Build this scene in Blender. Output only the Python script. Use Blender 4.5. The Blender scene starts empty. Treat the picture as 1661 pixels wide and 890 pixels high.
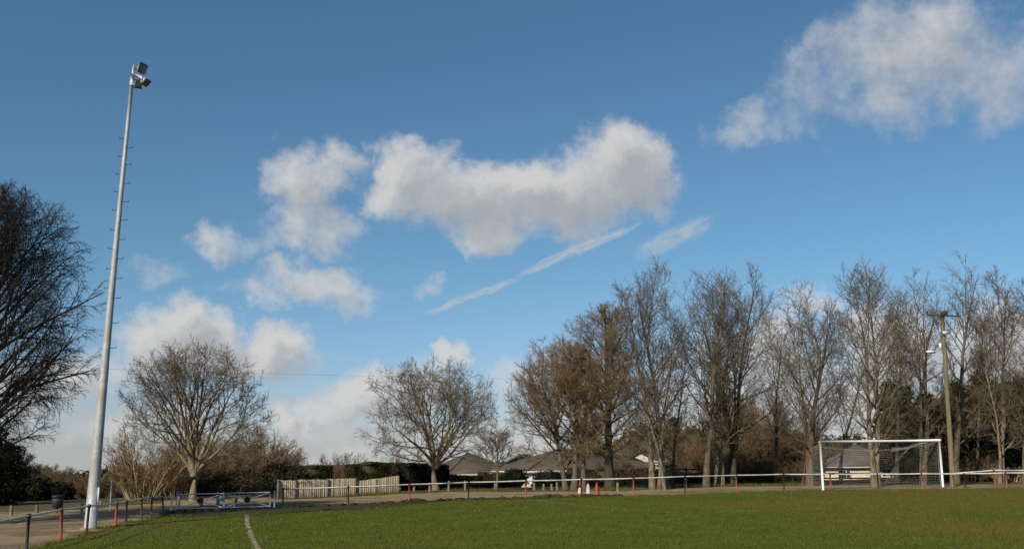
import bpy, bmesh, math, random
import numpy as np
from mathutils import Vector, Matrix

# ---------------------------------------------------------------- camera
W0, H0 = 1661.0, 890.0
F, YAW, PITCH, ROLL = 1594.43, 0.273132, 0.179837, -0.015352
CAM = np.array([-33.5704, -46.5781, 2.1713])
def cam_axes():
    cy, sy, cp, sp = math.cos(YAW), math.sin(YAW), math.cos(PITCH), math.sin(PITCH)
    f = np.array([sy*cp, cy*cp, sp]); r = np.array([cy, -sy, 0.0]); u = np.cross(r, f)
    c, s = math.cos(ROLL), math.sin(ROLL)
    return c*r + s*u, -s*r + c*u, f
RT, UP, FW = cam_axes()
sc = bpy.context.scene
col = sc.collection
cd = bpy.data.cameras.new('camera'); cam = bpy.data.objects.new('camera', cd); col.objects.link(cam)
cd.sensor_fit = 'HORIZONTAL'; cd.sensor_width = 36.0; cd.lens = F*36.0/W0
cd.clip_start = 0.1; cd.clip_end = 6000
cam.matrix_world = Matrix(((RT[0], UP[0], -FW[0], CAM[0]), (RT[1], UP[1], -FW[1], CAM[1]),
                           (RT[2], UP[2], -FW[2], CAM[2]), (0, 0, 0, 1)))
sc.camera = cam

# ---------------------------------------------------------------- light and exposure
SUN_AZ, SUN_EL = math.radians(-131), math.radians(36)     # azimuth from +Y, clockwise
SUN_STRENGTH, SKY_STRENGTH, EXPOSURE = 4.7, 0.078, 0.05
TINT_HIGH, TINT_LOW = (0.69, 1.00, 1.12), (0.80, 0.86, 1.20)
CLOUD_GAIN = 6.0
sc.view_settings.view_transform = 'Standard'; sc.view_settings.look = 'None'
sc.view_settings.gamma = 1.0; sc.view_settings.use_curve_mapping = False
sc.view_settings.exposure = EXPOSURE
sl = bpy.data.lights.new('sun', 'SUN'); so = bpy.data.objects.new('sun', sl); col.objects.link(so)
sl.energy = SUN_STRENGTH; sl.angle = math.radians(0.53); sl.color = (1.0, 0.90, 0.76)
sun_dir = Vector((math.sin(SUN_AZ)*math.cos(SUN_EL), math.cos(SUN_AZ)*math.cos(SUN_EL), math.sin(SUN_EL)))
so.rotation_euler = sun_dir.to_track_quat('Z', 'Y').to_euler(); so.location = (-60, -80, 60)

def ray(x, y):
    d = RT*((x-W0/2)/F) - UP*((y-H0/2)/F) + FW
    return d
def nray(x, y):
    d = ray(x, y); return d/np.linalg.norm(d)

# ---------------------------------------------------------------- world: sky and clouds (directions in the world)
w = bpy.data.worlds.new('World'); sc.world = w; w.use_nodes = True
nt = w.node_tree; nt.nodes.clear()
def N(tree, kind, **kw):
    n = tree.nodes.new(kind)
    for k, v in kw.items(): setattr(n, k, v)
    return n
def setin(tree, sock, v):
    if isinstance(v, bpy.types.NodeSocket): tree.links.new(v, sock)
    else: sock.default_value = v
def M(tree, op, a, b=0.0, c=0.0):
    n = N(tree, 'ShaderNodeMath', operation=op)
    for s, v in zip(n.inputs, (a, b, c)): setin(tree, s, v)
    return n.outputs[0]
def VM(tree, op, a, b=(0, 0, 0), scale=None):
    n = N(tree, 'ShaderNodeVectorMath', operation=op)
    setin(tree, n.inputs[0], a)
    if op == 'SCALE': setin(tree, n.inputs['Scale'], scale)
    else: setin(tree, n.inputs[1], b)
    return n.outputs['Value'] if op == 'DOT_PRODUCT' else n.outputs['Vector']
def sstep(tree, v, lo, hi):
    n = N(tree, 'ShaderNodeMapRange', interpolation_type='SMOOTHSTEP')
    setin(tree, n.inputs[0], v); n.inputs[1].default_value = lo; n.inputs[2].default_value = hi
    return n.outputs[0]
# (centre x, y, half width, half height, weight, tilt in degrees) measured on the photograph
CLOUDS = [(1000,262,84,80,1.3,0),(950,300,100,66,1.1,0),(640,285,52,64,1.25,0),(735,318,130,66,1.2,8),(870,322,140,66,1.2,-8),
 (795,368,74,40,1.0,0),(1055,305,52,52,.85,0),(930,362,75,32,.7,0),
 (488,292,66,58,.85,0),(556,268,38,34,.62,0),(505,368,92,40,.75,0),(440,292,30,26,.55,0),(358,385,46,38,.72,0),(415,402,48,24,.55,0),
 (500,455,84,40,.9,0),(560,478,56,28,.6,0),(428,470,70,24,.55,0),(684,476,20,17,.34,0),(240,442,50,16,.16,0),
 (1425,112,94,92,.56,-25),(1540,75,112,82,.54,0),(1330,140,85,62,.30,-25),(1235,198,80,24,.24,-18),(1612,110,66,92,.42,0),(1470,175,100,34,.36,0),(1320,80,70,26,.30,-25),
 (300,556,115,62,1.4,0),(410,572,115,50,1.25,12),(235,595,60,46,.9,0),(130,610,70,36,.9,0),(50,640,110,55,.7,0),(220,670,150,42,.6,0),
 (738,592,32,30,1.3,0),(612,638,95,40,1.2,-20),(545,660,60,34,.95,0),(470,670,62,30,1.1,0),(690,622,70,34,.7,0),(545,722,260,20,.4,0),(870,595,70,34,.6,-15),(960,640,70,60,.6,0),
 (1255,610,140,96,.95,0),(1330,490,60,26,.5,0),(1440,565,100,70,1.1,0),(1610,565,120,74,1.1,0),(1510,650,190,56,.9,0),(1160,650,120,60,.8,0),(1360,660,120,60,.8,0),
 (-150,420,160,80,.9,0),(1900,330,180,90,.9,0),(2200,150,200,90,1,0),(-400,200,200,90,.9,0),(700,-250,200,70,.9,0)]
def cloud_group():
    g = bpy.data.node_groups.new('cloud_density', 'ShaderNodeTree')
    g.interface.new_socket('Vector', in_out='INPUT', socket_type='NodeSocketVector')
    g.interface.new_socket('Density', in_out='OUTPUT', socket_type='NodeSocketFloat')
    gi, go = N(g, 'NodeGroupInput'), N(g, 'NodeGroupOutput')
    n0 = gi.outputs[0]
    def noise(sc_, det, rough, off):
        t = N(g, 'ShaderNodeTexNoise'); t.inputs['Scale'].default_value = sc_; t.inputs['Detail'].default_value = det
        t.inputs['Roughness'].default_value = rough
        g.links.new(VM(g, 'ADD', n0, off), t.inputs['Vector']); return t
    d1 = noise(17.0, 7, .62, (3, 1, 7))
    off = VM(g, 'SCALE', VM(g, 'SUBTRACT', d1.outputs['Color'], (.5, .5, .5)), scale=0.095)
    nd = VM(g, 'ADD', n0, off)
    acc = None
    for cx, cy, rx, ry, wt, tilt in CLOUDS:
        d = nray(cx, cy); ex = nray(cx+1, cy)-d; ey = nray(cx, cy-1)-d
        t = math.radians(-tilt); rx *= 1.12; ry *= 1.12
        eu = (ex*math.cos(t) + ey*math.sin(t)); ev = (-ex*math.sin(t) + ey*math.cos(t))
        eu = eu/(eu@eu)/rx; ev = ev/(ev@ev)/ry
        a = VM(g, 'DOT_PRODUCT', nd, tuple(eu)); b = VM(g, 'DOT_PRODUCT', nd, tuple(ev))
        a = M(g, 'SUBTRACT', a, float(d@eu)); b = M(g, 'SUBTRACT', b, float(d@ev))
        q = M(g, 'MULTIPLY_ADD', a, a, M(g, 'MULTIPLY', b, b))
        q = M(g, 'MULTIPLY_ADD', q, -wt, wt)
        acc = q if acc is None else M(g, 'SMOOTH_MAX', acc, q, 0.35)
    f1 = noise(16.0, 9, .60, (9, 4, 2)).outputs['Fac']
    f2 = noise(55.0, 6, .6, (1, 8, 5)).outputs['Fac']
    dens = M(g, 'MULTIPLY_ADD', M(g, 'SUBTRACT', f1, .5), 1.7, acc)
    dens = M(g, 'MULTIPLY_ADD', M(g, 'SUBTRACT', f2, .5), .75, dens)
    g.links.new(dens, go.inputs[0])
    return g
cg = cloud_group()
tc = N(nt, 'ShaderNodeTexCoord'); dirv = tc.outputs['Generated']
def density_at(off):
    n = N(nt, 'ShaderNodeGroup'); n.node_tree = cg
    nt.links.new(VM(nt, 'ADD', dirv, tuple(off)) if off is not None else dirv, n.inputs[0]); return n.outputs[0]
D0 = density_at(None)
toward = np.array(sun_dir) - FW*(np.array(sun_dir)@FW); toward = toward/np.linalg.norm(toward)
D1 = density_at(toward*0.028)
alpha = sstep(nt, D0, -0.20, 1.12)
# contrails: thin streaks of ice cloud
def streak(x0, y0, x1, y1, half, wt, sc_):
    d0, d1 = nray(x0, y0), nray(x1, y1); c = (d0+d1)/2
    e = d1-d0; L = np.linalg.norm(e); e = e/L; n = np.cross(c, e); n /= np.linalg.norm(n)
    t = N(nt, 'ShaderNodeTexNoise'); t.inputs['Scale'].default_value = sc_; t.inputs['Detail'].default_value = 6
    nt.links.new(dirv, t.inputs['Vector'])
    vv = VM(nt, 'ADD', dirv, VM(nt, 'SCALE', VM(nt, 'SUBTRACT', t.outputs['Color'], (.5, .5, .5)), scale=.010))
    a = M(nt, 'DIVIDE', M(nt, 'SUBTRACT', VM(nt, 'DOT_PRODUCT', vv, tuple(e)), float(c@e)), L/2)
    b = M(nt, 'DIVIDE', M(nt, 'SUBTRACT', VM(nt, 'DOT_PRODUCT', vv, tuple(n)), float(c@n)), half/F)
    r = M(nt, 'ADD', M(nt, 'POWER', M(nt, 'ABSOLUTE', a), 4.0), M(nt, 'MULTIPLY', b, b))
    s = sstep(nt, r, 1.15, -0.1)
    front = M(nt, 'GREATER_THAN', VM(nt, 'DOT_PRODUCT', dirv, tuple(c)), 0.0)
    cb = N(nt, 'ShaderNodeCombineXYZ'); nt.links.new(M(nt, 'MULTIPLY', a, 1.6), cb.inputs[0]); nt.links.new(M(nt, 'MULTIPLY', b, 1.3), cb.inputs[1]); cb.inputs[2].default_value = x0*.01
    fb = N(nt, 'ShaderNodeTexNoise'); fb.inputs['Scale'].default_value = 1.7; fb.inputs['Detail'].default_value = 7; fb.inputs['Roughness'].default_value = .68
    nt.links.new(cb.outputs[0], fb.inputs['Vector'])
    k = sstep(nt, fb.outputs['Fac'], .32, .66)
    return M(nt, 'MULTIPLY', M(nt, 'MULTIPLY', s, front), M(nt, 'MULTIPLY_ADD', k, wt*.8, wt*.2))
st = M(nt, 'MAXIMUM', streak(835, 449, 1045, 359, 8.5, .95, 40), streak(682, 511, 846, 450, 7.0, .85, 44))
st = M(nt, 'MAXIMUM', st, streak(1028, 418, 1160, 351, 19, .8, 26))
st = M(nt, 'MAXIMUM', st, streak(770, 575, 880, 530, 14, .14, 20))
alpha = M(nt, 'MINIMUM', M(nt, 'MULTIPLY', alpha, .93), 1.0)
sky = N(nt, 'ShaderNodeTexSky', sky_type='NISHITA'); sky.sun_disc = False
sky.sun_elevation = SUN_EL; sky.sun_rotation = SUN_AZ
sky.air_density = 1.0; sky.dust_density = 0.35; sky.ozone_density = 1.6; sky.altitude = 100
sxyz = N(nt, 'ShaderNodeSeparateXYZ'); nt.links.new(dirv, sxyz.inputs[0])
cxyz = N(nt, 'ShaderNodeCombineXYZ')
nt.links.new(sxyz.outputs[0], cxyz.inputs[0]); nt.links.new(sxyz.outputs[1], cxyz.inputs[1])
nt.links.new(M(nt, 'MAXIMUM', sxyz.outputs[2], 0.012), cxyz.inputs[2])
nt.links.new(VM(nt, 'NORMALIZE', cxyz.outputs[0]), sky.inputs['Vector'])
def mixc(tree, fac, a, b, mode='MIX'):
    n = N(tree, 'ShaderNodeMix', data_type='RGBA', blend_type=mode)
    setin(tree, n.inputs[0], fac); setin(tree, n.inputs[6], a); setin(tree, n.inputs[7], b)
    return n.outputs[2]
tinted = mixc(nt, 1.0, sky.outputs[0], mixc(nt, sstep(nt, sxyz.outputs[2], -.02, .22), (*TINT_LOW, 1), (*TINT_HIGH, 1)), 'MULTIPLY')
lit = sstep(nt, D1, 1.45, -0.15)
cc = mixc(nt, lit, tuple(CLOUD_GAIN*v for v in (.82, .84, .88))+(1,), tuple(CLOUD_GAIN*v for v in (1.32, 1.30, 1.27))+(1,))
# the thin edge of a cloud takes on the blue behind it
outc = mixc(nt, st, tinted, tuple(CLOUD_GAIN*v for v in (.98, 1.08, 1.14))+(1,))
outc = mixc(nt, alpha, outc, cc)
bg = N(nt, 'ShaderNodeBackground'); bg.inputs[1].default_value = SKY_STRENGTH
nt.links.new(outc, bg.inputs[0]); wo = N(nt, 'ShaderNodeOutputWorld'); nt.links.new(bg.outputs[0], wo.inputs[0])
w.cycles.sampling_method = 'MANUAL'; w.cycles.sample_map_resolution = 512

# ---------------------------------------------------------------- the lie of the land
def sm(a, b, x):
    t = np.clip((np.asarray(x, float)-a)/(b-a), 0, 1); return t*t*(3-2*t)
def T(x, y):
    x = np.asarray(x, float); y = np.asarray(y, float)
    f = np.maximum(0, y-14.0); back = -0.050*np.minimum(f, 60) - 0.022*np.maximum(0, np.minimum(f-60, 900))
    g = np.maximum(0, -60.0-x); left = -0.035*np.minimum(g, 1500)
    z = back*sm(14, 22, y) + left*sm(0, 6, g)
    ang = np.arctan2(x-CAM[0], y-CAM[1]); d = np.hypot(x-CAM[0], y-CAM[1])
    hill = sm(.30, .42, ang)*sm(220, 620, d)*24.0*(.8+.25*np.sin(ang*19)+.12*np.sin(ang*47+1))
    return z + hill
def P(px, py):
    """point of the land under a pixel of the photograph"""
    d = ray(px, py); t = 10.0; step = 0.25
    while t < 900:
        q = CAM + d*t
        if q[2] <= T(q[0], q[1]):
            lo, hi = t-step, t
            for _ in range(20):
                m = (lo+hi)/2; q = CAM+d*m
                if q[2] <= T(q[0], q[1]): hi = m
                else: lo = m
            return CAM + d*hi
        t += step; step = max(.25, t*.004)
    return CAM + d*200
def PD(px, dist, py=740):
    """point of the land in a pixel's direction at a horizontal distance"""
    d = ray(px, py); d = d/np.hypot(d[0], d[1]); q = CAM + d*dist
    q[2] = T(q[0], q[1]); return q
def ZP(px, py, pt):
    """height at which a pixel's line of sight passes over a point"""
    d = ray(px, py); t = math.hypot(pt[0]-CAM[0], pt[1]-CAM[1])/math.hypot(d[0], d[1])
    return CAM[2] + d[2]*t
def AT(px, py, pt):
    d = ray(px, py); t = math.hypot(pt[0]-CAM[0], pt[1]-CAM[1])/math.hypot(d[0], d[1])
    return CAM + d*t

# ---------------------------------------------------------------- materials
def mat(name, c1, c2=None, rough=.8, scale=3.0, detail=6, bump=0.0, bscale=20.0, metallic=0.0, lo=.35, hi=.65, spec=.3, c3=None, s3=.4, stretch=None, coord='Object'):
    m = bpy.data.materials.new(name); m.use_nodes = True; t = m.node_tree
    b = t.nodes['Principled BSDF']; b.inputs['Roughness'].default_value = rough; b.inputs['Metallic'].default_value = metallic
    b.inputs['Specular IOR Level'].default_value = spec
    tcn = N(t, 'ShaderNodeTexCoord'); v = tcn.outputs[coord]
    if stretch: v = VM(t, 'MULTIPLY', v, stretch)
    n = N(t, 'ShaderNodeTexNoise'); n.inputs['Scale'].default_value = scale; n.inputs['Detail'].default_value = detail
    n.inputs['Roughness'].default_value = .6
    t.links.new(v, n.inputs['Vector'])
    c2 = c2 or tuple(x*.7 for x in c1)
    o = mixc(t, sstep(t, n.outputs['Fac'], lo, hi), (*c1, 1), (*c2, 1))
    if c3:
        n3 = N(t, 'ShaderNodeTexNoise'); n3.inputs['Scale'].default_value = s3; n3.inputs['Detail'].default_value = 5
        t.links.new(VM(t, 'ADD', v, (17, 5, 3)), n3.inputs['Vector'])
        o = mixc(t, sstep(t, n3.outputs['Fac'], .45, .66), o, (*c3, 1))
    t.links.new(o, b.inputs['Base Color'])
    if bump:
        nb = N(t, 'ShaderNodeTexNoise'); nb.inputs['Scale'].default_value = bscale; nb.inputs['Detail'].default_value = 8
        t.links.new(v, nb.inputs['Vector'])
        bn = N(t, 'ShaderNodeBump'); bn.inputs['Strength'].default_value = bump; bn.inputs['Distance'].default_value = .05
        t.links.new(nb.outputs['Fac'], bn.inputs['Height']); t.links.new(bn.outputs[0], b.inputs['Normal'])
    return m
MT = {}
MT['pitch'] = mat('pitch_grass', (.088, .107, .013), (.066, .084, .010), .95, .7, 8, .6, 60, c3=(.108, .094, .019), s3=.10, spec=.1)
MT['blade'] = mat('grass_blade', (.095, .115, .014), (.070, .088, .010), .9, .6, 6, c3=(.112, .100, .020), s3=.10, spec=.1)
MT['land'] = mat('rough_ground', (.075, .062, .034), (.042, .060, .014), .95, .35, 8, .7, 12, c3=(.10, .080, .050), s3=.9, spec=.1)
MT['path'] = mat('gravel_path', (.29, .215, .12), (.22, .165, .095), .95, 2.2, 10, .6, 40, c3=(.15, .115, .07), s3=.5, spec=.15)
MT['mud_shade'] = mat('earth_and_shade', (.050, .036, .020), (.034, .026, .014), .95, 3, 8, .9, 14, c3=(.045, .052, .014), s3=1.3, spec=.15)  # dark soil; on the strip its tone also carries painted tree shade
MT['litter'] = mat('leaf_litter', (.30, .235, .14), (.18, .13, .075), .95, 5, 8, .9, 20, c3=(.20, .15, .08), s3=1.0, spec=.1)
MT['verge'] = mat('verge_grass', (.060, .090, .014), (.085, .070, .036), .95, .8, 8, .9, 14, c3=(.10, .082, .045), s3=.5, spec=.1)
MT['line'] = mat('worn_line_paint', (.42, .36, .27), (.25, .21, .13), .9, 6, 8, .4, 40, c3=(.13, .13, .05), s3=3.0)
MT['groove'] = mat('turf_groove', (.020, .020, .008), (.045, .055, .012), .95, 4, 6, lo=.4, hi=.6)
MT['galv'] = mat('galvanised_steel', (.60, .60, .59), (.48, .48, .47), .5, 4, 6, .05, 60, metallic=.05, spec=.5)
MT['polepaint'] = mat('mast_steel', (.47, .47, .46), (.37, .37, .37), .55, 6, 8, .1, 40, metallic=.2, c3=(.36, .34, .31), s3=1.2)
MT['white'] = mat('white_paint', (.80, .80, .78), (.68, .68, .66), .45, 8, 6, .03, 40, spec=.5)
MT['rail'] = mat('rail_paint', (.66, .66, .65), (.50, .49, .47), .5, 5, 6, .05, 40, c3=(.38, .35, .31), s3=1.1, spec=.5)
MT['black'] = mat('black_paint', (.016, .016, .016), (.03, .026, .022), .6, 12, 6, spec=.2)
MT['red'] = mat('flaking_red_paint', (.40, .045, .022), (.27, .04, .022), .65, 14, 8, .2, 60, c3=(.17, .12, .085), s3=9)
MT['rust'] = mat('rusty_brown_paint', (.10, .055, .03), (.055, .035, .022), .8, 14, 6, .2, 60)
MT['dark'] = mat('dark_metal', (.03, .03, .032), (.05, .05, .05), .55, 10)
MT['lampglass'] = mat('floodlight_glass', (.09, .075, .055), (.05, .045, .04), .12, 5, spec=.7)
MT['housing'] = mat('floodlight_housing', (.40, .40, .40), (.28, .28, .29), .5, 9, metallic=.3)
MT['wood'] = mat('weathered_post', (.24, .19, .125), (.15, .12, .08), .9, 6, 6, .5, 20, stretch=(3, 3, .5))
MT['polewood'] = mat('pole_timber', (.23, .18, .10), (.15, .12, .07), .9, 5, 6, .4, 16, stretch=(4, 4, .3), c3=(.12, .13, .03), s3=2.0)
MT['raildark'] = mat('dark_timber', (.075, .055, .04), (.045, .034, .026), .9, 6, 6, .4, 20)
MT['orange'] = mat('cone_plastic', (.42, .065, .03), (.32, .05, .03), .55, 9, 6, c3=(.28, .06, .035), s3=6)
MT['sleeve'] = mat('cone_sleeve', (.62, .58, .50), (.45, .41, .35), .6, 9, 6)
MT['blue'] = mat('faded_blue_plastic', (.13, .19, .30), (.07, .10, .16), .6, 9, 6)
MT['conebase'] = mat('cone_rubber', (.04, .04, .05), (.07, .07, .09), .8, 9, 6)
MT['net'] = mat('net_cord', (.46, .43, .35), (.36, .33, .27), .8, 6)
MT['roof'] = mat('brown_tiles', (.115, .090, .070), (.085, .068, .054), .9, 3, 8, .5, 18, c3=(.14, .105, .075), s3=.6, stretch=(1, 1, 3))
MT['roofgrey'] = mat('grey_tiles', (.125, .112, .10), (.09, .08, .074), .9, 3, 8, .5, 18, c3=(.15, .125, .10), s3=.6, stretch=(1, 1, 3))
MT['render'] = mat('cream_render', (.64, .54, .36), (.55, .46, .31), .9, 2, 8, .2, 40)
MT['wallwhite'] = mat('white_render', (.58, .53, .43), (.48, .44, .36), .9, 2, 8, .2, 40)
MT['brick'] = mat('brown_brick', (.20, .13, .085), (.14, .095, .065), .9, 9, 8, .3, 40)
MT['glass'] = mat('window_glass', (.02, .022, .026), (.03, .033, .04), .08, 2, spec=.7)
MT['hedge'] = mat('conifer_hedge', (.050, .054, .018), (.028, .032, .012), .95, 1.5, 6, c3=(.075, .066, .027), s3=1.2, spec=.1)
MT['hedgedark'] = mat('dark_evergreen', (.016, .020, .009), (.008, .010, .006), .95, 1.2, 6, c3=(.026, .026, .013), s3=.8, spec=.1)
MT['beech'] = mat('brown_beech_hedge', (.105, .066, .032), (.060, .042, .022), .95, 1.5, 6, c3=(.05, .052, .018), s3=.8, spec=.1)
MT['conifer'] = mat('conifer_leaf', (.015, .017, .008), (.009, .011, .006), .95, .9, 6, c3=(.055, .036, .018), s3=.55, spec=.1)
MT['thicket'] = mat('bramble_thicket', (.060, .045, .026), (.030, .026, .014), .95, 1.5, 6, c3=(.030, .034, .014), s3=.9, spec=.1)
def bark(name, c1, c2): return mat(name, c1, c2, .95, 5, 6, .5, 18, stretch=(2, 2, .5), spec=.1)
MT['bark_tan'] = bark('tan_bark', (.27, .215, .135), (.15, .115, .07))
MT['bark_grey'] = bark('grey_bark', (.16, .13, .088), (.085, .069, .048))
MT['bark_dark'] = bark('dark_bark', (.075, .062, .045), (.045, .038, .028))
MT['bark_birch'] = bark('pale_flecked_bark', (.255, .205, .135), (.085, .068, .046))
MT['twig_grey'] = mat('grey_twigs', (.165, .130, .083), (.115, .09, .058), .95, .6, spec=.1)
MT['twig_brown'] = mat('brown_twigs', (.225, .152, .078), (.155, .104, .056), .95, .6, spec=.1)
MT['twig_dark'] = mat('dark_twigs', (.042, .036, .032), (.03, .026, .023), .95, .6, spec=.1)
MT['twig_tan'] = mat('tan_stems', (.36, .26, .14), (.24, .165, .085), .95, .6, spec=.1)
MT['twig_red'] = mat('rust_twigs', (.19, .125, .066), (.125, .084, .046), .95, .6, spec=.1)
MT['cable'] = mat('cable_sheath', (.10, .10, .11), (.08, .08, .09), .7, 3)

# ---------------------------------------------------------------- mesh helpers
class MB:
    """collects vertices and faces for ONE mesh"""
    def __init__(s): s.v = []; s.f = []; s.n = 0
    def add(s, verts, faces):
        verts = np.asarray(verts, float).reshape(-1, 3); s.v.append(verts)
        for fa in (faces if isinstance(faces, list) else [faces]):
            s.f.append(np.asarray(fa, np.int64)+s.n)
        s.n += len(verts)
    def polys(s, pts, rad, k=4, cap=False):
        pts = np.asarray(pts, float); rad = np.asarray(rad, float)
        if pts.ndim == 2: pts = pts[None]; rad = np.broadcast_to(rad, pts.shape[1:2])[None]
        n, m, _ = pts.shape
        tg = np.empty_like(pts); tg[:, 1:-1] = pts[:, 2:]-pts[:, :-2]; tg[:, 0] = pts[:, 1]-pts[:, 0]; tg[:, -1] = pts[:, -1]-pts[:, -2]
        tg /= np.linalg.norm(tg, axis=2, keepdims=True)+1e-9
        mean = pts[:, -1]-pts[:, 0]; mean /= np.linalg.norm(mean, axis=1, keepdims=True)+1e-9
        ref = np.where(np.abs(mean[:, 2:3]) > .75, np.array([[1., 0, 0]]), np.array([[0, 0, 1.]]))[:, None, :]
        u = np.cross(tg, np.broadcast_to(ref, tg.shape)); u /= np.linalg.norm(u, axis=2, keepdims=True)+1e-9
        v = np.cross(u, tg)
        a = np.arange(k)*2*math.pi/k + math.pi/k
        ring = pts[:, :, None, :] + rad[:, :, None, None]*(np.cos(a)[None, None, :, None]*u[:, :, None, :] + np.sin(a)[None, None, :, None]*v[:, :, None, :])
        base = (np.arange(n)*m*k)[:, None, None] + (np.arange(m-1)*k)[None, :, None]
        j = np.arange(k)[None, None, :]; j2 = (j+1) % k
        q = np.stack([base+j, base+j2, base+k+j2, base+k+j], -1).reshape(-1, 4)
        fs = [q]
        if cap:
            fs.append((np.arange(n)*m*k)[:, None]+np.arange(k)[None, :]); fs.append((np.arange(n)*m*k+(m-1)*k)[:, None]+np.arange(k)[None, ::-1])
        s.add(ring.reshape(-1, 3), fs)
    def bar(s, a, b, r, k=8, r2=None):
        s.polys(np.array([a, b], float), np.array([r, r if r2 is None else r2], float), k, True)
    def box(s, c, size, rot=0.0, M4=None):
        x, y, z = [q/2 for q in size]
        v = np.array([(-x,-y,-z),(x,-y,-z),(x,y,-z),(-x,y,-z),(-x,-y,z),(x,-y,z),(x,y,z),(-x,y,z)], float)
        if M4 is not None: v = v@np.array(M4).T
        elif rot: cr, sr = math.cos(rot), math.sin(rot); v = v@np.array([[cr, sr, 0], [-sr, cr, 0], [0, 0, 1]])
        s.add(v+np.asarray(c, float), np.array([(0,3,2,1),(4,5,6,7),(0,1,5,4),(1,2,6,5),(2,3,7,6),(3,0,4,7)]))
    def lathe(s, prof, c=(0, 0, 0), k=20):
        prof = np.asarray(prof, float); m = len(prof); a = np.arange(k)*2*math.pi/k
        v = np.stack([prof[:, 0, None]*np.cos(a), prof[:, 0, None]*np.sin(a), np.broadcast_to(prof[:, 1, None], (m, k))], -1).reshape(-1, 3)
        b = (np.arange(m-1)*k)[:, None]; j = np.arange(k)[None]; j2 = (j+1) % k
        s.add(v+np.asarray(c, float), np.stack([b+j, b+j2, b+k+j2, b+k+j], -1).reshape(-1, 4))
    def build(s, name, m, parent=None, smooth=False, loc=None):
        me = bpy.data.meshes.new(name)
        v = np.concatenate(s.v) if s.v else np.zeros((0, 3))
        if loc is not None: v = v-np.asarray(loc)
        me.vertices.add(len(v)); me.vertices.foreach_set('co', v.astype(np.float32).ravel())
        loops = np.concatenate([f.ravel() for f in s.f]); tot = np.concatenate([np.full(len(f), f.shape[1]) for f in s.f])
        me.loops.add(len(loops)); me.loops.foreach_set('vertex_index', loops.astype(np.int32))
        me.polygons.add(len(tot)); st_ = np.concatenate([[0], np.cumsum(tot)[:-1]])
        me.polygons.foreach_set('loop_start', st_.astype(np.int32))
        if smooth: me.polygons.foreach_set('use_smooth', np.ones(len(tot), bool))
        me.update(calc_edges=True); me.validate()
        me.materials.append(MT[m] if isinstance(m, str) else m)
        o = bpy.data.objects.new(name, me); col.objects.link(o)
        if parent is not None: o.parent = parent
        if loc is not None: o.location = tuple(loc)
        return o
def tag(o, label, cat, group=None):
    o['label'] = label; o['category'] = cat
    if group: o['group'] = group
    return o
def thing(name, label, cat, loc, rz=0.0, group=None):
    o = bpy.data.objects.new(name, None); col.objects.link(o); o.empty_display_size = .2
    o.location = tuple(float(q) for q in loc); o.rotation_euler = (0, 0, rz)
    return tag(o, label, cat, group)
def struct(o): o['kind'] = 'structure'; return o
def copy_tree(o, parent=None):
    c = o.copy(); col.objects.link(c)
    if parent is not None: c.parent = parent
    for ch in list(o.children): copy_tree(ch, c)
    return c
rng = np.random.default_rng(7)

# ---------------------------------------------------------------- land sheet
def land():
    xs = np.unique(np.concatenate([np.linspace(-2600, -300, 24), np.linspace(-300, -70, 40), np.linspace(-70, 60, 66), np.linspace(60, 300, 40), np.linspace(300, 2600, 36)]))
    ys = np.unique(np.concatenate([np.linspace(-400, -60, 12), np.linspace(-60, 8, 18), np.linspace(8, 120, 70), np.linspace(120, 700, 60), np.linspace(700, 3000, 24)]))
    X, Y = np.meshgrid(xs, ys); Z = T(X, Y)
    bump = (np.sin(X*.37+1)*np.sin(Y*.41+2)+.6*np.sin(X*.93+Y*.7))*.08
    Z = Z + bump*sm(12, 22, Y)*sm(300, 100, np.hypot(X, Y))
    ny, nx = X.shape; b = MB(); i = np.arange(ny-1)[:, None]*nx+np.arange(nx-1)[None]
    b.add(np.stack([X, Y, Z], -1).reshape(-1, 3), np.stack([i, i+1, i+nx+1, i+nx], -1).reshape(-1, 4))
    return struct(b.build('ground', 'land', smooth=True))
land()
def dense(px, n=6, jit=0.0, z=0.0, seed=1):
    r = np.random.default_rng(seed)
    w_ = [P(x, y)[:2] for x, y in px]; out = []
    for a, b in zip(w_[:-1], w_[1:]):
        k = max(n, int(np.linalg.norm(b-a)/.35))
        for i in range(k): out.append(a+(b-a)*i/k)
    out.append(w_[-1]); out = np.array(out)
    nz = r.normal(size=(len(out), 2)); nz[1:-1] = (nz[:-2]+nz[1:-1]+nz[2:])/2.2
    return out+nz*jit
def sheet(name, outline, z, m):
    bm = bmesh.new(); vs = [bm.verts.new((x, y, z+float(T(x, y)))) for x, y in outline]
    f = bm.faces.new(vs); f.normal_update()
    if f.normal.z < 0: f.normal_flip()
    bmesh.ops.triangulate(bm, faces=[f], ngon_method='EAR_CLIP')
    me = bpy.data.meshes.new(name); bm.to_mesh(me); bm.free(); me.materials.append(MT[m])
    o = bpy.data.objects.new(name, me); col.objects.link(o); return struct(o)
def ribbon(name, a, b, z, m):
    """sheet between two edges with the same number of points"""
    n = len(a); k = 5; t = np.linspace(0, 1, k)
    v = a[:, None, :]*(1-t)[None, :, None] + b[:, None, :]*t[None, :, None]
    zz = T(v[..., 0], v[..., 1])+z
    mb = MB(); i = np.arange(n-1)[:, None]*k+np.arange(k-1)[None]
    q = np.stack([i, i+k, i+k+1, i+1], -1).reshape(-1, 4)
    mb.add(np.concatenate([v, zz[..., None]], -1).reshape(-1, 3), q)
    o = mb.build(name, m)
    if o.data.polygons[0].normal.z < 0: o.data.flip_normals()
    return struct(o)
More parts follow.
